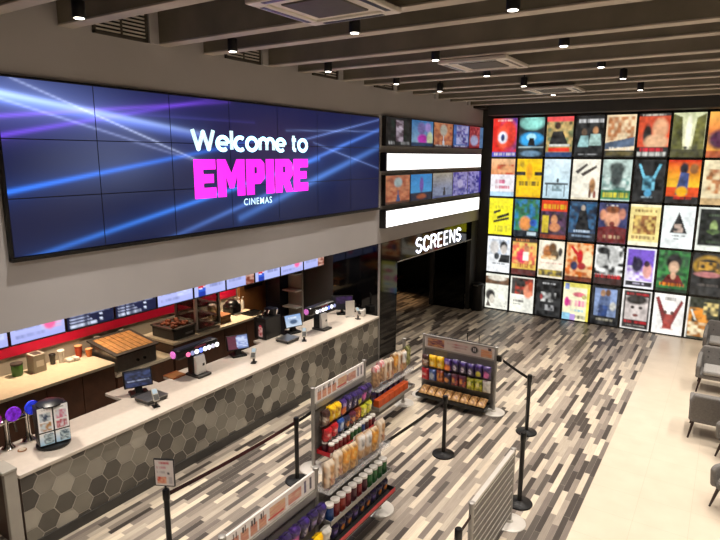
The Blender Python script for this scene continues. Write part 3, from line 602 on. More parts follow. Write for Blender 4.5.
# pale post at the near end of the counter
t = thing('gate_post', 'pale grey capped post at the near end of the snack bar counter', 'post', (-6.28, 2.5, 0))
rel(obj('shaft', MB().box(-6.28, -6.215, 2.62, 2.755, 0, 1.06), M['post'], bevel=.008), t)
rel(obj('cap', MB().box(-6.5, -6.205, 2.60, 2.757, 1.06, 1.10), M['post'], bevel=.01), t)

# back counter runs
def run(name, lab, y0, y1, top, xf, nd, gaps):
    t = thing(name, lab, 'cabinet', ((xf-9.45)/2, (y0+y1)/2, 0))
    rel(obj('carcass', MB().box(-9.44, xf-.04, y0, y1, 0.08, top-.05), M['wood']), t)
    rel(obj('worktop', MB().box(-9.44, xf, y0-.02, y1+.005, top-.048, top), M['backtop'], bevel=.005), t)
    rel(obj('plinth', MB().box(-9.4, xf-.1, y0, y1, 0, .08), M['black']), t)
    w = (y1-y0)/nd
    for i in range(nd):
        a, b = y0+i*w+.006, y0+(i+1)*w-.006
        d = rel(obj('door', MB().box(xf-.04, xf-.018, a, b, .1, top-.06), M['wood'], bevel=.003), t)
        h = obj('handle', MB().box(xf-.018, xf+.006, (a+b)/2-.09, (a+b)/2+.09, top-.17, top-.13), M['disc'], bevel=.003)
        h.parent = d; h.matrix_parent_inverse = (Matrix.Translation(-Vector(t.location)))
    return t
run('back_cabinet', 'dark wood back bar cabinet at the left under the menus', 1.4, 5.5, .97, -8.5, 7, 0)
run('back_cabinet', 'lower dark wood cabinet carrying the hot food warmer', 5.53, 6.72, .74, -8.5, 2, 0)
run('back_cabinet', 'right hand dark wood back bar cabinet with steel handles', 6.75, 9.3, .97, -8.5, 4, 0)
for o in C.objects:
    if o.name.startswith('back_cabinet'): o['group'] = 'back bar cabinets'
# alcove side and tall units at the far end of the bar
struct('wall_bar_return', MB().box(-9.45, -8.55, 9.32, 9.42, 0, 2.61), M['offwall']) if False else None
t = thing('alcove_unit', 'tan wooden alcove panel closing the right end of the back bar', 'panel', (-9.0, 9.9, 0))
rel(obj('side_panel', MB().box(-9.44, -9.36, 9.35, 10.38, .0, 2.6), M['brownbox']), t)
rel(obj('front_edge', MB().box(-9.36, -9.26, 10.25, 10.38, 0, 2.6), mat('pale wood edge', '#b07a48', .5)), t)
rel(obj('recess', MB().box(-9.36, -9.345, 9.5, 10.1, 1.35, 1.9), M['legwood']), t)
t = thing('tall_cabinet', 'tall dark blue cabinet in the back corner of the bar', 'cabinet', (-8.9, 10.2, 0))
rel(obj('body', MB().box(-9.2, -8.75, 10.05, 10.38, .0, 2.5), mat('dark navy laminate', '#0d1224', .35)), t)
rel(obj('door_edge', MB().box(-9.2, -8.75, 10.04, 10.05, .98, 1.0), M['black']), t)
t = thing('open_shelf_unit', 'pale open shelf unit beside the tall dark blue cabinet', 'shelves', (-8.55, 10.2, 0))
sh = MB().box(-8.72, -8.3, 10.32, 10.38, 0, 2.5)
rel(obj('back_panel', sh, M['offwall']), t)
for z in (.9, 1.3, 1.7): rel(obj('shelf', MB().box(-8.72, -8.3, 10.1, 10.32, z, z+.03), M['white']), t)

# menu screens hung under the bar ceiling
menu_light = lambda sd, pink: painter('#b6bff2', [('g', 0, 1, '#c8cdf8', '#a8b0ec'), ('m', .55, .1, .95, .75, '#e8b0d8' if pink else '#d0d8f8', '#b8c0f0'), ('x', .1, .4, .5, .6, '#7078b0'), ('x', .08, .8, .6, .88, '#8890c8')] + ([('e', .72, .6, .12, .2, '#f068a0')] if pink else []), .06, sd)
menu_dark = lambda sd: painter('#151a3c', [('x', .05, .66, .45, .72, '#c8d0f0'), ('x', .05, .78, .5, .84, '#c8d0f0'), ('x', .05, .9, .6, .95, '#e0e8ff'), ('e', .72, .7, .03, .05, '#e0e8ff'), ('e', .72, .86, .03, .05, '#e0e8ff'), ('x', .05, .2, .9, .6, '#a0a8d0')], .06, sd)
menu_cola = lambda sd: painter('#b8c0f4', [('g', 0, 1, '#c8cef8', '#aab4ee'), ('r', .12, .3, .36, 1, '#2038a0'), ('e', .24, .66, .11, .14, '#e8ecff'), ('t', [(.13, .6), (.35, .5), (.35, .64), (.13, .68)], '#d82838'), ('t', [(.13, .72), (.35, .68), (.35, .8), (.13, .82)], '#2858d0'), ('x', .5, .5, .9, .7, '#8088c0')], .05, sd)
menu_brown = lambda sd: painter('#b8bff0', [('g', 0, 1, '#c4caf6', '#a8b0ea'), ('m', .68, .3, 1, 1, '#7a3828', '#c8a090'), ('x', .1, .5, .6, .7, '#8890c8')], .05, sd)
kinds = [('pale menu with small pink print', menu_light(1, 0)), ('pale lilac menu with a pink carton', menu_light(2, 1)), ('navy menu listing white text', menu_dark(3)), ('navy menu listing white text', menu_dark(4)), ('pale menu with a pink patch', menu_light(5, 0)), ('pale menu with a blue drink cup', menu_cola(6)), ('pale menu with a brown snack', menu_brown(7)), ('pale menu with a blue drink cup', menu_cola(8)), ('pale menu with faint pink print', menu_light(9, 1)), ('pale menu with a brown snack', menu_brown(10))]
for i, (lk, fn) in enumerate(kinds):
    y0 = 2.74+i*.762; y1 = y0+.748
    t = thing('menu_screen', '%s, %s from left above the back bar' % (lk, ORD[i]), 'menu screen', (-7.68, (y0+y1)/2, 2.0), group='menu screens under the bulkhead')
    rel(obj('casing', MB().box(-7.72, -7.66, y0, y1, 1.975, 2.47), M['black'], bevel=.004), t)
    rel(paint_grid('picture', (-7.655, y0+.014, 2.455), (0, y1-y0-.028, 0), (0, 0, -.455), 30, 20, fn, M['menulit']), t)
    rel(obj('hanger', MB().box(-7.70, -7.68, (y0+y1)/2-.03, (y0+y1)/2+.03, 2.47, 2.615), M['blackmet']), t)

# ------------------------------------------------------------------ things on the back bar
BX = -9.2
def simple(name, lab, cat, loc, parts, rz=0, group=None):
    t = thing(name, lab, cat, loc, rz, group)
    for nm, mb, m, kw in parts: obj(nm, mb, m, t, **kw)
    return t
S = dict(smooth=True)
Bv = dict(bevel=.006)
simple('tub', 'green tub with a dark lid at the left of the back bar', 'tub', (-9.28, 4.30, .97), [('body', MB().lathe([(.07, 0), (.08, .02), (.085, .17), (.08, .18)]), mat('green plastic', '#3f6b2c', .4), S), ('lid', MB().lathe([(.088, .18), (.09, .21), (.05, .215)]), M['plinth'], S)])
simple('napkin_dispenser', 'pale grey box dispenser beside the green tub', 'dispenser', (-9.22, 4.58, .97), [('body', MB().box(-.11, .11, -.1, .1, 0, .3), M['post'], Bv), ('top_slot', MB().box(-.08, .08, -.06, .06, .3, .306), M['plinth'], {}), ('front_label', MB().box(.11, .112, -.06, .06, .1, .2), M['white'], {})])
simple('paper_cup', 'tall white paper cup on the back bar', 'cup', (-9.26, 5.01, .97), [('body', MB().lathe([(.04, 0), (.055, .2), (.058, .2)]), M['white'], S), ('lid', MB().lathe([(.06, .2), (.06, .215), (.05, .225)]), M['white'], S)])
simple('paper_cup', 'dark printed cup just left of the white cup', 'cup', (-9.31, 4.89, .97), [('body', MB().lathe([(.035, 0), (.05, .16), (.052, .16)]), M['plinth'], S), ('lid', MB().lathe([(.054, .16), (.054, .17), (.045, .18)]), M['black'], S)])
simple('napkin_pack', 'flat white wrapped packet right of the white cup', 'packet', (-9.18, 5.16, .97), [('pack', MB().box(-.07, .07, -.1, .1, 0, .06), M['white'], dict(bevel=.02)), ('wrap_band', MB().box(-.072, .072, -.02, .02, -.0, .062), M['post'], dict(bevel=.01))])
for i, (x, y, h, c, lab) in enumerate(((-9.38, 5.42, .16, '#b8481c', 'red orange cup stack at the back of the bar'), (-9.16, 5.47, .13, '#c06a2c', 'orange brown carton in front of the cup stack'), (-9.27, 5.345, .2, '#a83a18', 'tallest orange cup stack near the food warmer'))):
    simple('cup_stack', lab, 'cups', (x, y-.02, .97), [('cups', MB().lathe([(.04, 0), (.055, h*.7), (.055, h*.75), (.05, h*.75), (.058, h)]), mat('orange cup %d' % i, c, .5), S), ('rim', MB().lathe([(.06, h), (.06, h+.01), (.05, h+.012)]), mat('pale rim %d' % i, '#d8a070', .5), S)])
# hot food warmer with a lit sloped lid
t = thing('hot_food_warmer', 'steel hot food warmer with a glowing slatted lid', 'food warmer', (-8.92, 5.98, .74))
obj('body', MB().prism([(.36, -.4, 0), (.36, -.4, .3), (-.4, -.4, .42), (-.4, -.4, 0)], (0, .8, 0)), M['steel'], t, bevel=.01)
obj('lid_frame', MB().prism([(.4, -.44, .30), (.4, -.44, .325), (-.44, -.44, .455), (-.44, -.44, .425)], (0, .88, 0)), M['plinth'], t)
lm_ = MB()
for k in range(7): lm_.prism([(.33, -.37+k*.107, .34), (.33, -.37+k*.107, .345), (-.36, -.37+k*.107, .452), (-.36, -.37+k*.107, .445)], (0, .095, 0))
obj('glowing_slats', lm_, M['warm'], t)
obj('control_knob', MB().bar((.36, .0, .13), (.39, .0, .13), .025), M['blackmet'], t)
obj('control_knob', MB().bar((.36, .14, .13), (.39, .14, .13), .025), M['blackmet'], t)
for y in (-.25, .25): obj('hinge', MB().box(-.46, -.40, y-.05, y+.05, .45, .48), M['silver'], t)
# steel grill box with snacks in it
t = thing('popcorn_warmer', 'dark steel open topped warmer filled with snacks', 'food warmer', (-8.9, 7.08, .97))
g = MB().box(-.33, .3, -.26, .26, 0, .2)
obj('body', g, M['plinth'], t, bevel=.012)
obj('rim', MB().box(-.35, -.3, -.28, .28, .2, .23).box(.27, .32, -.28, .28, .2, .23).box(-.35, .32, -.28, -.23, .2, .23).box(-.35, .32, .23, .28, .2, .23), M['steel'], t)
sn = MB()
for k in range(26): sn.ball((random.uniform(-.25, .22), random.uniform(-.2, .2), .2+random.uniform(0, .06)), random.uniform(.03, .05), 8)
obj('snack_heap', sn, mat('brown snacks', '#7a3c22', .6, var=.5, scale=30), t, smooth=True)['kind'] = 'stuff'
obj('front_badge', MB().box(.3, .304, .02, .2, .06, .1), M['silver'], t)
# glass cabinet
t = thing('glass_display_case', 'tall glass fronted hot display case with a pale corner post', 'display case', (-8.93, 7.72, .97))
obj('base', MB().box(-.32, .3, -.32, .32, 0, .06), M['steel'], t, bevel=.006)
obj('roof', MB().box(-.32, .3, -.32, .32, .78, .84), M['plinth'], t, bevel=.006)
for x, y in ((-.3, -.3), (.28, -.3), (-.3, .3), (.28, .3)): obj('corner_post', MB().box(x-.025, x+.025, y-.025, y+.025, .06, .78), M['white'] if x > 0 and y < 0 else M['silver'], t)
obj('glass', MB().box(.285, .29, -.28, .28, .06, .78).box(-.28, .27, -.3, -.296, .06, .78), M['smoked'], t)
for z in (.25, .5): obj('wire_shelf', MB().box(-.28, .26, -.28, .28, z, z+.012), M['plinth'], t)
simple('wooden_crate', 'brown wooden crate right of the glass display case', 'crate', (-8.82, 8.25, .97), [('body', MB().box(-.14, .14, -.13, .13, 0, .15), M['brownbox'], Bv), ('slats', MB().box(.14, .146, -.13, .13, .02, .06).box(.14, .146, -.13, .13, .09, .13), mat('crate slat', '#6d4526', .6), {}), ('rim', MB().box(-.15, .15, -.14, .14, .15, .165), M['brownbox'], {})])
simple('canister', 'cream lit canister standing behind the wooden crate', 'canister', (-9.2, 8.32, .97), [('body', MB().lathe([(.07, 0), (.08, .01), (.08, .26), (.07, .27)]), mat('cream canister', '#e0c8a0', .4), S), ('lid', MB().lathe([(.083, .27), (.083, .3), (.03, .31)]), M['white'], S)])
simple('canister', 'smaller cream canister beside the taller one', 'canister', (-9.22, 8.5, .97), [('body', MB().lathe([(.06, 0), (.065, .01), (.065, .2), (.06, .21)]), mat('cream canister small', '#d8bd92', .4), S), ('lid', MB().lathe([(.068, .21), (.068, .23), (.03, .235)]), M['white'], S)])
t = thing('coffee_grinder', 'rounded black countertop machine on the back bar', 'coffee machine', (-9.12, 8.85, .97))
obj('body', MB().box(-.15, .15, -.16, .16, 0, .22), M['black'], t, bevel=.05)
obj('dome', MB().ball((0, 0, .2), .15, 16, (1, 1.05, .8)), M['black'], t, smooth=True)
obj('drip_tray', MB().box(.12, .24, -.12, .12, 0, .03), M['steel'], t)
for i, y in enumerate((9.05, 9.13, 9.22)):
    simple('syrup_bottle', 'white pump bottle on the back bar, %s from the left' % ORD[i], 'bottle', (-9.22+.03*i, y, .97), [('body', MB().lathe([(.038, 0), (.042, .02), (.042, .18), (.02, .23)], n=14), M['white'], S), ('pump', MB().bar((0, 0, .23), (0, 0, .3), .01, n=8).box(-.01, .05, -.01, .01, .29, .305), M['post'], {})], group='white pump bottles')
simple('serving_tray', 'black serving tray at the right end of the back bar', 'tray', (-8.72, 9.1, .97), [('tray_base', MB().box(-.16, .16, -.2, .2, 0, .012), M['black'], {}), ('tray_rim', MB().box(-.17, .17, -.21, -.195, 0, .03).box(-.17, .17, .195, .21, 0, .03).box(-.17, -.155, -.2, .2, 0, .03).box(.155, .17, -.2, .2, 0, .03), M['black'], {})])

# ------------------------------------------------------------------ things on the front counter
CT = 1.0005
# chrome tap font with lit badges
t = thing('drinks_tap_font', 'chrome bridge tap font with glowing purple and blue badges', 'tap font', (-6.9, 3.1, CT))
for y in (-.1, .14):
    obj('column', MB().lathe([(.075, 0), (.075, .015), (.045, .05), (.03, .09), (.026, .3), (.032, .33), (.032, .38)], (0, y, 0)), M['chrome'], t, smooth=True)
obj('bridge_bar', MB().bar((0, -.5, .34), (0, .3, .34), .028), M['chrome'], t, smooth=True)
for y, c in ((-.02, '#7a2cc8'), (.2, '#2c3ce0'), (-.24, '#a02c90')):
    w = obj('lit_badge', MB().bar((.02, y, .42), (.05, y, .42), .085, n=24), mat('lit badge %s' % c, c, .25, emit=.45, var=.6, scale=18), t)
    h = obj('tap_nozzle', MB().bar((.03, y, .31), (.06, y, .2), .014, n=10), M['chrome'], t)
simple('drip_coaster', 'small round tan coaster in front of the chrome taps', 'coaster', (-6.73, 3.07, CT), [('disc', MB().lathe([(.05, 0), (.05, .008), (.045, .01)]), M['brownbox'], S), ('ring', MB().lathe([(.036, .01), (.036, .012), (.03, .012)]), M['backtop'], S)])
# leaflet spinner
t = thing('leaflet_stand', 'black rotating stand of colourful leaflets on the counter', 'leaflet stand', (-6.57, 3.36, CT), math.radians(-16))
obj('base', MB().lathe([(.185, 0), (.19, .012), (.19, .035), (.17, .045)], n=32), M['black'], t, smooth=True)
obj('core', MB().box(-.1, .1, -.17, .17, .045, .52), M['black'], t, bevel=.01)
obj('crown', MB().lathe([(.15, .52), (.15, .535), (.1, .56), (.02, .565)]), M['blackmet'], t, smooth=True)
lf = [('#d8e4ec', '#243a5c', '#c08a48'), ('#e4e4ec', '#d87a98', '#b84a5a')]
for i, y in enumerate((-.086, .086)):
    a = paint_grid('leaflet', (.115, y-.078, .53), (0, .156, 0), (-.0, 0, -.3), 12, 20, painter('#ffffff', [('m', .1, .22, .9, .58, lf[i][1], lf[i][0]), ('m', .1, .62, .9, .95, lf[i][2], lf[i][0]), ('x', .3, .06, .7, .12, '#888888')], .1, i), M['paint'], t)
    b = paint_grid('leaflet', (.118, y-.078, .215), (0, .156, 0), (0, 0, -.15), 12, 10, painter('#c8e8ff', [('g', 0, 1, '#ffffff', '#a8d8f8'), ('m', .3, .1, .95, .9, '#506878', '#c8dce4')], .1, i+4), M['paint'], t)
    obj('pocket', MB().box(.1, .113, y-.082, y+.082, .06, .54), M['black'], t)
# tills
def till(loc, rz, lab, picture):
    t = thing('till_screen', lab, 'till', loc, rz, 'counter tills')
    obj('base', MB().box(-.12, .1, -.13, .13, 0, .035), M['black'], t, bevel=.01)
    obj('neck', MB().prism([(-.06, -.05, .035), (.03, -.05, .035), (-.02, -.05, .2), (-.07, -.05, .2)], (0, .1, 0)), M['black'], t)
    K = Matrix.Translation((-.02, 0, .24)) @ Matrix.Rotation(math.radians(-18), 4, 'Y')
    o = obj('monitor', MB().box(-.025, .025, -.2, .2, -.13, .13), M['black'], t, bevel=.01); o.matrix_local = K
    p = paint_grid('display', (.027, -.18, .115), (0, .36, 0), (0, 0, -.23), 20, 14, picture, M['screenlit'], o)
    return t
pic1 = painter('#141a30', [('m', 0, .1, 1, .5, '#36426c', '#10162c'), ('x', .1, .58, .9, .7, '#a8b0d0'), ('m', 0, .75, 1, 1, '#28345c', '#101630')], .1, 3)
pic2 = painter('#6a7aa8', [('r', 0, 0, .45, 1, '#5a2438'), ('m', .45, .1, .95, .9, '#c8d4f0', '#8898d0')], .1, 5)
pic3 = painter('#98b0d0', [('g', 0, 1, '#88a8d8', '#c8d8e8'), ('e', .5, .6, .25, .2, '#405878'), ('x', .2, .2, .7, .3, '#e8f0f8')], .1, 6)
till((-6.98, 4.86, CT), math.radians(-25), 'black till with a dark blue screen, nearest on the counter', pic1)
till((-6.95, 6.85, CT), math.radians(-25), 'black till with a pink and pale blue screen, middle of the counter', pic2)
till((-7.0, 8.42, CT), math.radians(-18), 'tilted pale blue till screen near the far end of the counter', pic3)
# scales / cash drawers
def scale_(loc, lab):
    t = thing('counter_scale', lab, 'scale', loc, 0, 'flat steel counter scales')
    obj('body', MB().box(-.15, .15, -.17, .17, .012, .055), M['plinth'], t, bevel=.01)
    obj('plate', MB().box(-.155, .155, -.175, .175, .055, .07), M['steel'], t, bevel=.004)
    for x in (-.12, .12):
        for y in (-.14, .14): obj('foot', MB().bar((x, y, 0), (x, y, .014), .015, n=10), M['black'], t)
scale_((-6.66, 4.83, CT), 'flat steel scale in front of the nearest till')
scale_((-6.76, 7.95, CT), 'flat steel scale on the counter in front of the black dispenser')
def reader(loc, rz, lab):
    t = thing('card_reader', lab, 'card reader', loc, rz, 'card readers on stalks')
    obj('stand_foot', MB().box(-.055, .055, -.045, .045, 0, .015), M['black'], t, bevel=.006)
    obj('stalk', MB().bar((0, 0, .015), (0, 0, .13), .02, n=12), M['black'], t)
    K = Matrix.Translation((.0, 0, .17)) @ Matrix.Rotation(math.radians(50), 4, 'Y')
    o = obj('handset', MB().box(-.095, .095, -.042, .042, -.018, .018), M['post'], t, bevel=.012); o.matrix_local = K
    obj('keypad', MB().box(-.0, .08, -.034, .034, .018, .02), M['plinth'], o)
    obj('small_screen', MB().box(-.08, -.015, -.032, .032, .018, .02), mat('reader screen', '#8aa0b0', .3, emit=.3), o)
for i, (x, y) in enumerate(((-6.42, 4.72), (-6.48, 6.74), (-6.5, 8.13), (-6.46, 9.93))):
    reader((x, y, CT), math.radians((-20, -60, -50, -20)[i]), 'handheld card reader on a black stalk, %s from the near end' % ORD[i])
# drinks dispensers with a row of lit badges
def dispenser(loc, lab, n, cols):
    t = thing('drinks_dispenser', lab, 'drinks dispenser', loc, math.radians(0), 'drinks dispensers with lit badges')
    obj('drip_base', MB().box(-.12, .2, -.13, .13, 0, .04), M['plinth'], t, bevel=.01)
    obj('column', MB().box(-.1, .05, -.1, .1, .04, .34), M['black'], t, bevel=.02)
    obj('front_cover', MB().prism([(.05, -.095, .04), (.12, -.095, .04), (.12, -.095, .2), (.09, -.095, .33), (.05, -.095, .34)], (0, .19, 0)), M['white'], t, bevel=.01)
    obj('cover_window', MB().box(.12, .124, .02, .06, .16, .2), M['black'], t)
    obj('tap_head', MB().box(-.1, .1, -.42, .40, .36, .52), M['black'], t, bevel=.045)
    for k in range(n):
        y = -.24+k*.59/(n-1)
        obj('lit_badge', MB().bar((.1, y, .42), (.118, y, .42), .036, n=16), cols[k % len(cols)], t)
    obj('end_badge', MB().bar((-.02, -.42, .44), (-.02, -.43, .44), .06, n=16), mat('pink lit badge', '#d070c0', .3, emit=.6, var=.5, scale=30), t)
    obj('head_strip', MB().box(.1, .105, -.1, .12, .475, .5), mat('dim red strip', '#6a2030', .4, emit=.3), t)
cw = [mat('badge pink', '#e86a98', .3, emit=1.2), mat('badge grey', '#8088b0', .3, emit=.9), mat('badge white', '#f4f6ff', .3, emit=1.7), mat('badge blue', '#6a80ff', .3, emit=1.3), mat('badge white blue', '#dfe8ff', .3, emit=1.8), mat('badge pale', '#f0f0ff', .3, emit=1.6), mat('badge dim', '#b0b0c0', .3, emit=1.1), mat('badge bright', '#ffffff', .3, emit=1.9)]
dispenser((-6.88, 5.86, CT), 'black drinks dispenser with a row of lit badges and white column, nearer one', 8, cw)
dispenser((-6.72, 8.93, CT), 'black drinks dispenser with a row of lit badges, farther one', 7, cw[::-1])
simple('drip_tray', 'brown drip tray beside the nearer drinks dispenser', 'tray', (-7.12, 5.62, CT), [('base', MB().box(-.12, .12, -.12, .14, 0, .012), M['brownbox'], {}), ('rim', MB().box(-.125, -.11, -.125, .145, 0, .02).box(.11, .125, -.125, .145, 0, .02), mat('copper rim', '#a86038', .3, .5), {})])
# black machine with a red and white picture
t = thing('coffee_machine', 'black coffee machine with a red drink picture on its side', 'coffee machine', (-7.2, 7.95, CT))
obj('body', MB().box(-.2, .1, -.22, .22, 0, .42), M['black'], t, bevel=.02)
paint_grid('side_picture', (-.13, -.222, .33), (.2, 0, 0), (0, 0, -.3), 10, 16, painter('#181214', [('e', .5, .35, .2, .2, '#d83a58'), ('m', .3, .3, .75, .9, '#e8c8c8', '#a82838')], .1, 2), M['paint'], t)
hp = MB()
for k in range(5): hp.bar((-.15+.05*k, -.15+.07*k, .42), (-.12+.05*k, -.1+.06*k, .54), .02, n=8)
obj('top_levers', hp, M['chrome'], t)
obj('hopper', MB().box(-.17, .07, .02, .2, .42, .56), M['black'], t, bevel=.03)
# far-end screen, notice and white terminal
t = thing('counter_monitor', 'black monitor with a dim purple screen at the far end of the counter', 'monitor', (-6.98, 10.08, CT), math.radians(-50))
obj('foot', MB().box(-.1, .1, -.12, .12, 0, .02), M['black'], t)
obj('neck', MB().box(-.03, .0, -.03, .03, .02, .12), M['black'], t)
o = obj('panel', MB().box(-.02, .02, -.24, .24, .1, .42), M['black'], t, bevel=.008)
paint_grid('display', (.022, -.22, .4), (0, .44, 0), (0, 0, -.28), 12, 8, painter('#0d0b14', [('m', .2, .0, 1, .5, '#3a2050', '#151020')], 0, 3), M['screenlit'], t)
simple('counter_notice', 'upright white notice card by the far card reader', 'notice', (-6.7, 9.98, CT), [('card', MB().box(-.006, .006, -.1, .1, .02, .36), M['white'], {}), ('foot', MB().box(-.05, .05, -.1, .1, 0, .02), M['clear'], {})], rz=math.radians(-40))
simple('receipt_printer', 'white receipt printer at the far end of the counter', 'printer', (-6.56, 10.2, CT), [('body', MB().box(-.09, .09, -.09, .09, 0, .15), M['white'], dict(bevel=.02)), ('paper_slot', MB().box(-.05, .05, -.06, .06, .15, .154), M['plinth'], {})], rz=.3)

# ------------------------------------------------------------------ snack racks
def upright(t, x, y, h, name='upright'):
    u = obj(name, MB().bar((x, y, .02), (x, y, h), .028, n=16), M['silver'], t, smooth=True)
    obj('upright_cap', MB().lathe([(.034, h-.03), (.034, h+.004), (.02, h+.012)], (x, y, 0), 16), M['silver'], u, smooth=True)
    obj('base_disc', MB().lathe([(.2, 0), (.2, .008), (.19, .014), (.05, .022), (.04, .05)], (x, y, 0), 32), M['disc'], u, smooth=True)
def slats(axis, a, b, pos, z0, z1, thick=.02):
    mb = MB(); n = max(1, round((z1-z0)/.1)); h = (z1-z0)/n
    for i in range(n):
        if axis == 'y': mb.box(pos-thick/2, pos+thick/2, a, b, z0+i*h+.004, z0+(i+1)*h-.006)
        else: mb.box(a, b, pos-thick/2, pos+thick/2, z0+i*h+.004, z0+(i+1)*h-.006)
    if axis == 'y': mb.box(pos-thick*.3, pos+thick*.3, a, b, z0, z1)
    else: mb.box(a, b, pos-thick*.3, pos+thick*.3, z0, z1)
    return mb
def header_paint(seed):
    ops = [('r', 0, 0, 1, 1, '#f0eae8')]
    for k in range(4):
        x = .04+k*.095
        ops += [('m', x, .35, x+.075, .92, '#dba888', '#cf8a78'), ('r', x+.015, .12, x+.03, .42, '#3a3236'), ('r', x+.042, .1, x+.055, .4, '#3a3236')]
    ops += [('m', .44, .2, .62, .85, '#d89a84', '#e0c098'), ('r', .42, .72, .6, .82, '#c84048'), ('m', .66, .25, .82, .8, '#cf8a7c', '#d8b49c'), ('x', .62, .3, .66, .7, '#b06a6a'), ('r', .86, .15, .89, .8, '#68607a'), ('r', .93, .12, .96, .8, '#5a5460'), ('x', .25, .9, .8, .96, '#b0a0a0')]
    return painter('#f0eae8', ops, .1, seed, 22)
def tray(t, x0, x1, y0, y1, z, lip=.06, m=None, name='shelf'):
    m = m or M['silver']
    return obj(name, MB().box(x0, x1, y0, y1, z-.012, z).box(x0, x0+.008, y0, y1, z, z+lip).box(x1-.008, x1, y0, y1, z, z+lip).box(x0, x1, y0, y0+.008, z, z+lip).box(x0, x1, y1-.008, y1, z, z+lip), m, t)
# rack 1, beside the counter, facing the aisle (+X)
R1 = thing('display_rack', 'long two bay snack rack running alongside the snack bar counter', 'display rack', (0, 0, 0))
X1 = -4.66
for y in (6.0, 7.35, 8.68): upright(R1, X1, y, 1.23)
obj('back_panel', slats('y', 6.03, 7.32, X1, .1, .98), M['slat'], R1)
obj('back_panel', slats('y', 7.38, 8.65, X1, .1, .72), M['slat'], R1)
h = obj('header_board', MB().box(X1-.012, X1+.012, 6.03, 7.32, .985, 1.21), M['white'], R1)
paint_grid('header_print', (X1+.014, 6.04, 1.205), (0, 1.27, 0), (0, 0, -.21), 110, 20, header_paint(1), M['paint'], h)
obj('header_rail', MB().box(X1-.02, X1+.03, 6.03, 7.32, .9, .985), M['silver'], R1)
tray(R1, X1+.02, X1+.30, 6.05, 7.3, .23, .05, M['redrail'])
tray(R1, X1+.035, X1+.24, 7.4, 8.63, .72, .05, M['clear'])
tray(R1, X1+.02, X1+.26, 7.4, 8.63, .40, .05, M['silver'])
# rack 2, nearer the camera
R2 = thing('display_rack', 'nearest long snack rack with clear bread bags and white capped tubs', 'display rack', (0, 0, 0))
X2 = -3.375
for y in (3.05, 4.38, 5.68): upright(R2, X2, y, 1.21)
obj('back_panel', slats('y', 3.08, 4.35, X2, .1, .96), M['slat'], R2)
obj('back_panel', slats('y', 4.41, 5.65, X2, .1, 1.0), M['slat'], R2)
h = obj('header_board', MB().box(X2-.012, X2+.012, 3.08, 4.35, .985, 1.19), M['white'], R2)
paint_grid('header_print', (X2+.014, 3.09, 1.186), (0, 1.25, 0), (0, 0, -.19), 110, 20, header_paint(2), M['paint'], h)
obj('header_rail', MB().box(X2-.02, X2+.03, 3.08, 4.35, .9, .985), M['silver'], R2)
tray(R2, X2+.035, X2+.19, 4.36, 5.64, .97, .05, M['clear'])
tray(R2, X2+.035, X2+.21, 4.36, 5.64, .62, .04, M['silver'])
tray(R2, X2+.035, X2+.26, 4.36, 5.64, .36, .06, M['dark_tray'])
obj('red_strip', MB().box(X2+.261, X2+.265, 4.36, 5.64, .37, .42), M['redrail'], R2)
# crosswise rack facing the camera
R3 = thing('display_rack', 'free standing crosswise snack rack facing the camera, nearest the posters', 'display rack', (0, 0, 0))
Y3, XA, XB = 9.22, -4.53, -3.14
for x in (XA, XB): upright(R3, x, Y3, 1.2)
obj('back_panel', slats('x', XA+.03, XB-.03, Y3, .06, .95), M['slat'], R3)
h = obj('header_board', MB().box(XA+.03, XB-.03, Y3-.012, Y3+.012, .955, 1.19), M['white'], R3)
hp3 = painter('#c8bcb4', [('m', .03, .1, .28, .9, '#6a3a50', '#c89060'), ('x', .33, .22, .66, .4, '#a83040'), ('x', .38, .5, .62, .66, '#904048'), ('x', .44, .8, .54, .86, '#a06060'), ('e', .735, .45, .055, .36, '#1c1a1c'), ('r', .715, .3, .73, .6, '#d8d0d0'), ('r', .74, .3, .755, .6, '#d8d0d0'), ('m', .83, .2, .98, .95, '#d89060', '#d0b098'), ('r', .93, .02, .97, .3, '#483a3c')], .06, 4, 26)
paint_grid('header_print', (XA+.05, Y3-.014, 1.165), (XB-XA-.1, 0, 0), (0, 0, -.19), 90, 16, hp3, M['paint'], h)
obj('header_rail', MB().box(XA+.03, XB-.03, Y3-.02, Y3+.02, 1.17, 1.2).box(XA+.03, XB-.03, Y3-.02, Y3+.02, .94, .97), M['silver'], R3)
obj('header_rail', MB().box(XA+.1, XB-.03, Y3+.022, Y3+.03, 1.19, 1.21), M['black'], R3)
tray(R3, XA+.02, XB-.05, Y3-.34, Y3-.02, .12, .04, M['dark_tray'])
obj('belt_bracket', MB().box(XB+.02, XB+.1, Y3-.03, Y3+.03, .96, 1.06), M['blackmet'], R3)
for i, xx in enumerate((-3.72, -3.5)): obj('pin', MB().bar((xx, Y3+.1, .9), (xx, Y3+.1, 1.33), .007, n=8), M['blackmet'], R3)
obj('rear_shelf', MB().box(XA+.05, XB-.05, Y3+.02, Y3+.3, .88, .9), M['silver'], R3)
# low slatted rack seen from behind
R4 = thing('display_rack', 'low slatted grey rack seen from behind at the bottom right', 'display rack', (0, 0, 0))
X4 = -1.88
for y in (5.02, 6.33): upright(R4, X4, y, .99)
obj('back_panel', slats('y', 5.05, 6.3, X4, .1, .95, .03), M['slat'], R4)
obj('top_rail', MB().box(X4-.025, X4+.025, 5.05, 6.3, .95, .985), M['disc'], R4)
for i in range(9): obj('slat_edge', MB().box(X4+.015, X4+.022, 5.05, 6.3, .15+i*.094, .158+i*.094), M['disc'], R4)
for o in (R1, R2, R3, R4): o['group'] = 'snack display racks'

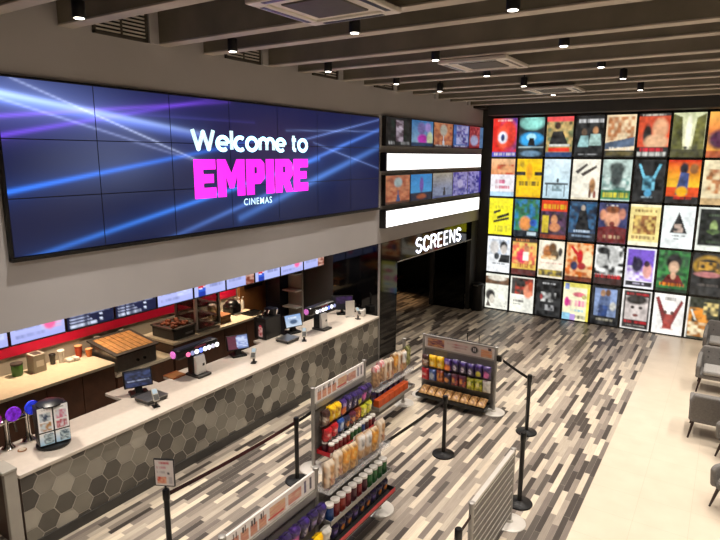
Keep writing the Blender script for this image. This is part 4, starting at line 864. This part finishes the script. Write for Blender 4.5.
# ---- bags
def bag_mesh(w, h, d, fn, nu=8, nv=10):
    me = bpy.data.meshes.new('bag'); vs, cs, fs = [], [], []
    for side in (1, -1):
        for j in range(nv+1):
            for i in range(nu+1):
                s, q = i/nu, j/nv
                th = d/2*max(0, 1-abs(2*s-1)**4)**.55*max(0, 1-abs(2*q-1)**6)**.6
                th *= 1+.12*math.sin(9*s+7*q)
                wv = 1-.06*math.sin(PI*q)
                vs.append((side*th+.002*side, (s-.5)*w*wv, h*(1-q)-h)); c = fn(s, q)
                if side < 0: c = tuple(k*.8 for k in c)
                cs.append(c)
    n1 = (nu+1)*(nv+1)
    for side in (0, 1):
        for j in range(nv):
            for i in range(nu):
                a = side*n1+j*(nu+1)+i; f = (a, a+nu+1, a+nu+2, a+1); fs.append(f if side == 0 else f[::-1])
    me.from_pydata(vs, [], fs)
    a = me.color_attributes.new('Col', 'FLOAT_COLOR', 'POINT')
    for k, c in enumerate(cs): a.data[k].color = (*c, 1)
    for p in me.polygons: p.use_smooth = True
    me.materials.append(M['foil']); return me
BAG = {'choc': ('#3a1812', [('m', .1, .35, .9, .6, '#e0d4c4', '#8a4a30'), ('x', .1, .7, .9, .8, '#c8a080')], 'brown and cream'),
       'yellow': ('#f0c010', [('m', .1, .1, .9, .9, '#f8d428', '#e0a010'), ('e', .5, .6, .25, .15, '#f8e890'), ('x', .2, .3, .8, .4, '#a86010')], 'bright yellow'),
       'purporange': ('#3a1a6a', [('e', .5, .65, .45, .28, '#f08028'), ('x', .2, .2, .8, .35, '#c8b0e8')], 'purple and orange'),
       'purpwhite': ('#1f0e42', [('e', .5, .6, .24, .22, '#d8d0e8'), ('m', 0, 0, 1, .3, '#3a2478', '#1e0c3c'), ('e', .45, .6, .1, .1, '#402080')], 'purple with a white emblem'),
       'purpyellow': ('#26104e', [('e', .5, .68, .32, .22, '#d8d038'), ('m', 0, 0, 1, .4, '#42287c', '#200e40')], 'purple with a yellow patch'),
       'purppink': ('#2a114e', [('e', .45, .62, .4, .25, '#d868b0'), ('m', 0, 0, 1, .35, '#48287e', '#1e0c3c')], 'purple with a pink patch'),
       'purple': ('#180a34', [('m', 0, 0, 1, 1, '#2c185c', '#120828'), ('x', .15, .4, .85, .55, '#a890d8')], 'dark purple'),
       'red': ('#c01420', [('m', .1, .2, .9, .6, '#e03038', '#a80c18'), ('x', .2, .35, .8, .5, '#f0c0b8')], 'glossy red'),
       'blue': ('#28509c', [('e', .5, .5, .3, .3, '#c8d4e4'), ('x', .2, .75, .8, .85, '#a8c0e8')], 'blue and white'),
       'amber': ('#8a3814', [('m', .1, .15, .9, .85, '#d87828', '#702810'), ('r', .3, .2, .45, .8, '#e8a848')], 'amber brown'),
       'navyorange': ('#1a1838', [('e', .5, .55, .3, .2, '#d88838'), ('m', 0, 0, 1, .3, '#2c2858', '#141028')], 'navy with an orange patch'),
       'berry': ('#5a1430', [('m', .1, .3, .9, .8, '#c85838', '#4a1040'), ('e', .4, .5, .2, .15, '#e0a050')], 'berry red'),
       'lime': ('#a8a820', [('m', 0, .1, 1, .9, '#d8d030', '#708018'), ('e', .5, .4, .2, .2, '#f0e8a0')], 'lime green'),
       'white': ('#d0ccc4', [('m', .2, .3, .8, .7, '#c8c8c0', '#e0dcd4')], 'white'),
       'pastry': ('#a8743c', [('m', 0, 0, 1, 1, '#d0a468', '#7a4c22'), ('r', 0, 0, 1, .08, '#d8c8b0')], 'tan'),
       'bread': ('#b08456', [('m', 0, .1, 1, 1, '#cfa272', '#7a5230'), ('r', 0, .0, 1, .12, '#c8b8a4'), ('t', [(.1, .1), (.3, .1), (.22, .9), (.12, .95)], '#e4d4c0'), ('m', .35, .55, .9, .8, '#e8d0b0', '#b8602c'), ('t', [(.8, .12), (.9, .12), (.86, .6)], '#e8dccc')], 'clear bread'),  # pale slanted streaks are highlights painted onto the clear film
       'breadorange': ('#c0904c', [('m', 0, .1, 1, 1, '#d4a868', '#8a5c30'), ('r', .12, .12, .9, .5, '#eca030'), ('t', [(.12, .5), (.5, .2), (.6, .3), (.3, .5)], '#f4c878'), ('r', 0, 0, 1, .08, '#d0c0a8')], 'clear bread bag with an orange label'),
       'breadwhite': ('#b89060', [('m', 0, .1, 1, 1, '#cca474', '#8a5e36'), ('r', .12, .08, .92, .5, '#e4e0dc'), ('m', .3, .2, .8, .4, '#98989a', '#e0dcd8')], 'clear bread bag with a white label'),
       'breadred': ('#b08860', [('m', 0, .1, 1, 1, '#c8a078', '#886040'), ('m', 0, 0, 1, .28, '#e8e0dc', '#d04850')], 'bread bag with a red and white top'),
       'olive': ('#6a6a30', [('m', 0, 0, 1, 1, '#a0a060', '#484820')], 'olive green')}
_bm = {}
def bag(kind, loc, rz, lab, w=.15, h=.2, d=.06, group=None, tilt=0., name='snack_bag'):
    key = (kind, w, h, d)
    if key not in _bm:
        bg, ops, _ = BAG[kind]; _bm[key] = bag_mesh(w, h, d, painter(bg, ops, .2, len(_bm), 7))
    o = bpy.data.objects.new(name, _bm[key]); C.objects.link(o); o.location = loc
    o.rotation_euler = (Matrix.Rotation(rz, 3, 'Z') @ Matrix.Rotation(tilt, 3, 'Y')).to_euler()
    return tag(o, lab, 'snack bag', group)
D = -PI/2   # bag faces -Y
up = ['choc', 'yellow', 'yellow', 'purporange', 'purpwhite', 'purpwhite', 'purpwhite', 'purpyellow', 'purppink']
lo = ['red', 'blue', 'amber', 'navyorange', 'berry', 'berry', 'lime', 'lime', 'white']
g3 = 'bags hung on the crosswise rack'
for i in range(9):
    x = XA+.1+i*.148
    for dz, dy in ((0, .11),):
        bag(up[i], (x, Y3-dy, .865+.006*((i*5) % 3-1)), D+.05*((i*7) % 3-1), '%s bag, %s from left, crosswise rack upper hooks' % (BAG[up[i]][2], ORD[i]), .146, .24, .12, g3, .06)
        bag(lo[i], (x, Y3-dy, .60+.006*((i*4) % 3-1)), D+.05*((i*5) % 3-1), '%s bag, %s from left, crosswise rack lower hooks' % (BAG[lo[i]][2], ORD[i]), .146, .23, .11, g3, .06)
for i in range(8):
    x = XA+.125+i*.16
    bag('pastry', (x, Y3-.07, .245), D, 'tan pastry packet, %s from left in the crosswise rack bottom tray' % ORD[i], .156, .23, .07, 'tan pastry packets in the bottom tray', -1.2, 'pastry_packet')
# rack 1 near bay: two rows of bags, a shelf of tubs
up1 = ['choc', 'yellow', 'yellow', 'purporange', 'purpwhite', 'purpwhite', 'purpyellow', 'purppink', 'purple']
lo1 = ['red', 'red', 'blue', 'navyorange', 'berry', 'amber', 'lime', 'lime']
g1 = 'bags hung on the rack beside the counter'
for i in range(9):
    y = 6.12+i*.141
    bag(up1[i], (X1+.13, y, .90+.008*((i*5) % 3-1)), .06*((i*7) % 3-1), '%s bag, %s from near end, counter side rack upper hooks' % (BAG[up1[i]][2], ORD[i]), .139, .25, .13, g1, .1)
for i in range(8):
    y = 6.14+i*.155
    bag(lo1[i], (X1+.15, y, .625+.008*((i*4) % 3-1)), .06*((i*5) % 3-1), '%s bag, %s from near end, counter side rack lower hooks' % (BAG[lo1[i]][2], ORD[i]), .152, .205, .12, g1, .1)
# tubs with white caps
TUBC = {c: mat('tub sleeve '+n, c, .35, var=.35, scale=25) for c, n in (('#761820', 'red'), ('#1f5a2c', 'green'), ('#1f4280', 'blue'), ('#441626', 'maroon'), ('#8a2c22', 'brick'))}
CN = {'#761820': 'red', '#1f5a2c': 'green', '#1f4280': 'blue', '#441626': 'maroon', '#8a2c22': 'brick red'}
tubs = {}
def tub(col, loc, lab, group, r=.045, h=.17):
    key = (col, r, h)
    if key not in tubs:
        t = thing('sweet_tub', lab, 'tub', loc, 0, group)
        obj('body', MB().lathe([(r*.9, 0), (r*.95, .01), (r*.95, h*.85), (r*.85, h*.88)], n=16), TUBC[col], t, smooth=True)
        obj('cap', MB().lathe([(r, h*.86), (r, h), (r*.85, h*1.03), (r*.2, h*1.03)], n=16), M['white'], t, smooth=True)
        tubs[key] = t; return t
    return dup(tubs[key], loc, random.uniform(0, 6), lab, group)
c1 = ['#761820']*3 + ['#761820', '#8a2c22', '#1f5a2c', '#1f5a2c', '#1f5a2c', '#1f4280', '#441626', '#761820', '#441626']
for i in range(12):
    tub(c1[i], (X1+.235, 6.115+i*.102, .232), '%s tub with white cap, %s along the counter side rack shelf' % (CN[c1[i]], ORD[i]), 'white capped tubs on the counter side rack', .046, .175)
for i in range(12):
    tub(c1[-1-i], (X1+.12, 6.115+i*.102, .232), '%s capped tub, %s from near end in the counter side rack back row' % (CN[c1[-1-i]], ORD[i]), 'back row tubs on the counter side rack', .046, .175)
# rack 1 far bay
k1 = ['breadred', 'breadred', 'bread', 'bread', 'breadorange', 'bread', 'breadwhite', 'olive']
for i in range(8):
    bag(k1[i], (X1+.13, 7.49+i*.15, 1.125+.02*((i*5) % 3)), .05*((i*5) % 3-1), '%s, %s along counter side rack far bay' % ('olive bag' if k1[i] == 'olive' else BAG[k1[i]][2] if ' bag' in BAG[k1[i]][2] else 'clear bread bag', ORD[i]), .147, .38, .12, 'bread bags in the far bay', 0., 'bread_bag')
for i in range(6):
    o = tag(obj('snack_carton', MB().box(-.05, .05, -.08, .08, 0, .16), M['orange'], bevel=.006), 'orange snack carton, %s from near end in the far bay tray' % ORD[i], 'carton', 'orange cartons in the far bay')
    o.location = (X1+.19, 7.5+i*.168, .402)
    o2 = bag('purple', (X1+.08, 7.5+i*.18, .64), 0, 'dark purple bag, %s from near end behind the orange cartons' % ORD[i], .14, .2, .07, 'dark bags behind the cartons', .1)
# rack 2 far bay: bread bags over white capped tubs
k2 = ['bread', 'bread', 'breadorange', 'breadorange', 'breadwhite', 'breadwhite', 'breadorange', 'bread', 'bread']
for i in range(8):
    bag(k2[i], (X2+.112, 4.45+i*.15, 1.30+.02*((i*5) % 3)), .06*((i*7) % 3-1), '%s, %s from near end in the nearest rack' % ('clear bread bag' if k2[i] == 'bread' else BAG[k2[i]][2], ORD[i]), .147, .31, .11, 'bread bags in the nearest rack', 0., 'bread_bag')
c2 = ['#1f4280', '#761820', '#8a2c22', '#761820', '#441626', '#761820', '#441626', '#1f5a2c', '#1f5a2c', '#1f5a2c', '#1f5a2c']
for i in range(11):
    tub(c2[i], (X2+.135, 4.43+i*.112, .622), '%s tub with white cap, %s from near end in the nearest rack' % (CN[c2[i]], ORD[i]), 'white capped tubs in the nearest rack', .052, .19)
for i in range(9):
    bag('navyorange' if i % 3 else 'purple', (X2+.15, 4.5+i*.132, .535), 0, 'dark bag, %s from near end in the nearest rack bottom tray' % ORD[i], .13, .17, .08, 'dark bags in the bottom tray', .1)
# rack 2 near bay: purple bags in two rows
k3 = ['purple', 'purpwhite', 'purple', 'purpwhite', 'purple', 'purppink', 'purpwhite', 'purple', 'purpwhite']
for i in range(9):
    bag(k3[i], (X2+.14, 3.15+i*.142, .88), 0, '%s bag, %s from near end upper hooks under the nearest sign' % (BAG[k3[i]][2], ORD[i]), .139, .22, .1, 'purple bags under the nearest sign', .2)
k4 = ['purple', 'purpyellow', 'red', 'purple', 'purpwhite', 'lime', 'purpyellow', 'yellow', 'white']
for i in range(9):
    bag(k4[i], (X2+.2, 3.15+i*.142, .64), 0, '%s bag, %s from near end lower hooks under the nearest sign' % (BAG[k4[i]][2], ORD[i]), .139, .22, .1, 'lower bags under the nearest sign', .2)

# ------------------------------------------------------------------ queue posts
def post(x, y, lab, h=.97, belts=()):
    t = thing('queue_post', lab, 'queue post', (x, y, 0), 0, 'black queue posts')
    obj('base', MB().lathe([(.165, 0), (.17, .01), (.165, .02), (.06, .035), (.035, .05)], n=32), M['blackmet'], t, smooth=True)
    obj('pole', MB().bar((0, 0, .04), (0, 0, h-.1), .03, n=20), M['blackmet'], t, smooth=True)
    obj('head', MB().lathe([(.036, h-.12), (.038, h-.11), (.038, h-.01), (.03, h)], n=20), M['black'], t, smooth=True)
    for (bx, by, bz, m) in belts:
        d = Vector((bx-x, by-y, 0)); n = Vector((-d.y, d.x, 0)).normalized()*.0015; u = d.normalized()*.04
        mb = MB(); seg_ = 10; pts = []
        for k in range(seg_+1):
            q = k/seg_; pts.append(Vector((0, 0, h-.045)) + u + (d-u)*q + Vector((0, 0, (bz-h)*q - .03*4*q*(1-q)*min(1, d.length/3))))
        for a, b in zip(pts, pts[1:]):
            mb.prism([a+n, b+n, b+n+Vector((0, 0, -.05)), a+n+Vector((0, 0, -.05))], -2*n)
        obj('belt', mb, m, t)
    return t
post(-3.255, 7.39, 'black queue post standing alone in the middle of the floor', .95, [(X2+.02, 5.75, .95, M['belt'])])
post(-2.42, 8.79, 'black queue post with a belt running to the crosswise rack', 1.0, [(XB+.13, Y3-.01, 1.06, M['belt']), (-1.9, 6.83, 1.0, M['belt'])])
post(-1.9, 6.79, 'black queue post standing just behind the low slatted rack', 1.0)
post(-4.645, 5.61, 'black queue post at the near end of the counter side rack', .95, [(X1, 5.955, .95, M['belt'])])
p = post(-4.72, 3.52, 'black queue post carrying a small framed notice at bottom left', .95, [(-4.645, 5.57, .95, M['beltred'])])
sh = obj('sign_holder', MB().box(-.11, .11, -.008, .008, .99, 1.3).bar((0, 0, .95), (0, 0, 1.0), .012, n=8), M['black'], p); sh.rotation_euler = (0, 0, math.radians(28))
paint_grid('notice_sheet', (-.1, -.0095, 1.29), (.2, 0, 0), (0, 0, -.29), 16, 22, painter('#cfc6c2', [('x', .25, .06, .75, .16, '#b83848'), ('x', .1, .26, .6, .34, '#c08088'), ('x', .1, .42, .5, .5, '#a8a0a0'), ('r', .66, .46, .76, .56, '#4a4448'), ('m', .1, .66, .62, .94, '#c84838', '#d8a888'), ('r', .75, .66, .88, .95, '#b0a8a8')], .05, 8), M['paint'], sh)
post(-1.85, 4.62, 'black queue post cut off at the bottom edge beside the slatted rack', .95, [(-1.87, 4.98, .93, M['beltred'])])

# ------------------------------------------------------------------ waste bin in the corner
t = thing('waste_bin', 'round black waste bin in the corner beside the posters', 'bin', (-5.98, 15.62, 0))
obj('body', MB().lathe([(.17, 0), (.18, .02), (.18, .72), (.17, .73)]), M['black'], t, smooth=True)
obj('lid', MB().lathe([(.19, .73), (.19, .78), (.15, .81), (.03, .82)]), M['blackmet'], t, smooth=True)
obj('flap', MB().box(-.08, .08, -.195, -.18, .74, .775), M['steel'], t)
t = thing('corridor_bench', 'low brown bench deep inside the dark corridor', 'bench', (-10.2, 16.8, 0))
obj('seat', MB().box(-1.0, 1.0, -.25, .25, .32, .42), M['brownbox'], t, bevel=.02)
for x in (-.8, .8): obj('leg', MB().box(x-.04, x+.04, -.2, .2, 0, .32), M['black'], t)

# ------------------------------------------------------------------ armchairs
def armchair(loc, rz, lab):
    """faces -Y at rz = 0"""
    t = thing('armchair', lab, 'armchair', loc, rz, 'grey armchairs on the cream tiles')
    sb = MB().box(-.3, .3, -.3, .3, .27, .36)
    obj('seat_base', sb, M['fabric'], t, bevel=.03)
    obj('seat_cushion', MB().box(-.245, .245, -.33, .2, .362, .45), M['fabric2'], t, bevel=.035)
    K = Matrix.Translation((0, .24, .36)) @ Matrix.Rotation(math.radians(-12), 4, 'X')
    bk = MB().prism([(-.33, -.05, -.08), (.33, -.05, -.08), (.335, -.05, .3), (.29, -.05, .42), (-.29, -.05, .42), (-.335, -.05, .3)], (0, .11, 0), K)
    b = obj('backrest', bk, M['fabric'], t, bevel=.03)
    bt = None
    for x in (-.19, 0, .19):
        for z in (.2, .31):
            o = obj('button', MB().ball((x, 0, 0), .013, 8, (1, .5, 1)), M['plinth'], b)
            o.matrix_local = K @ Matrix.Translation((0, -.053, z))
    for s in (-1, 1):
        arm = MB().prism([(s*.36, -.32, .28), (s*.37, -.34, .52), (s*.37, -.28, .57), (s*.36, .2, .64), (s*.345, .3, .66), (s*.34, .28, .28)], (-s*.075, 0, 0))
        obj('armrest', arm, M['fabric'], t, bevel=.03)
        for (x, y, dx, dy) in ((.27, -.26, .05, -.05), (.27, .25, .05, .06)):
            obj('leg', MB().bar((s*(x+dx), y+dy, 0), (s*x, y, .28), .013, .023, 12), M['legwood'], t, smooth=True)
    return t
armchair((.13, 12.56, 0), 0, 'grey buttoned armchair facing the camera, second from the posters')
armchair((.15, 14.75, 0), 0, 'grey armchair standing right against the poster wall')
armchair((.13, 10.36, 0), PI, 'grey armchair with its plain back to the camera, middle of the row')
armchair((.65, 9.6, 0), math.radians(-45), 'grey armchair at the right edge in front of the turned one')
armchair((.63, 8.08, 0), math.radians(-45), 'grey armchair nearest the camera, cut by the right edge')

# ------------------------------------------------------------------ remaining lamps
def point(name, loc, e, col=(1, .72, .42), r=.05):
    L = bpy.data.lights.new(name, 'POINT'); L.energy = e; L.color = col; L.shadow_soft_size = r
    o = bpy.data.objects.new(name, L); C.objects.link(o); o.location = loc; return o
for y, e in ((2.9, 130), (4.75, 230), (6.1, 90), (7.4, 80), (8.6, 280)): lamp('bar_downlight', -9.08, y, 2.58, e, 95, .9, (1, .78, .53), .04)
for y in (3.4, 5.2, 7.0, 8.8, 10.0): lamp('counter_downlight', -6.85, y, 2.58, 85, 110, .8, (1, .9, .78), .05)
lamp('corridor_downlight', -8.7, 15.0, 2.58, 80, 60, .6, (1, .6, .3), .04)
lamp('corridor_downlight', -7.4, 13.0, 2.58, 30, 110, .8, (1, .85, .7), .05)
for y in (1.0, 3.4, 6.2):     # unseen fill lamps added to brighten the counter front
    o = lamp('counter_fill_spot', -2.4, y, 5.66, 230, 58, .9, (1, .92, .84), .06)
    o.rotation_euler = (Vector((-6.4, y+1.6, .6))-o.location).to_track_quat('-Z', 'Y').to_euler()
w = bpy.data.worlds.new('world'); bpy.context.scene.world = w; w.use_nodes = True
w.node_tree.nodes['Background'].inputs[0].default_value = (.9, .85, .8, 1); w.node_tree.nodes['Background'].inputs[1].default_value = .05

# ------------------------------------------------------------------ camera
cam = bpy.data.cameras.new('camera'); co = bpy.data.objects.new('camera', cam); C.objects.link(co)
ya, pi_, ro = math.radians(-32.8637), math.radians(-11.262), math.radians(.2488)
f = Vector((math.sin(ya)*math.cos(pi_), math.cos(ya)*math.cos(pi_), math.sin(pi_)))
r = Vector((math.cos(ya), -math.sin(ya), 0)); u = r.cross(f)
r2 = r*math.cos(ro)+u*math.sin(ro); u2 = -r*math.sin(ro)+u*math.cos(ro)
Rm = Matrix((r2, u2, -f)).transposed()
co.matrix_world = Matrix.Translation((0, 0, 4.4328)) @ Rm.to_4x4()
cam.sensor_width = 36; cam.lens = 573.0/720*36; cam.clip_start = .05
sc = bpy.context.scene; sc.camera = co
sc.view_settings.view_transform = 'Standard'; sc.view_settings.look = 'None'; sc.view_settings.exposure = .06
sc.cycles.use_denoising = True
sc.cycles.sample_clamp_indirect = 6
sc.cycles.max_bounces = 6
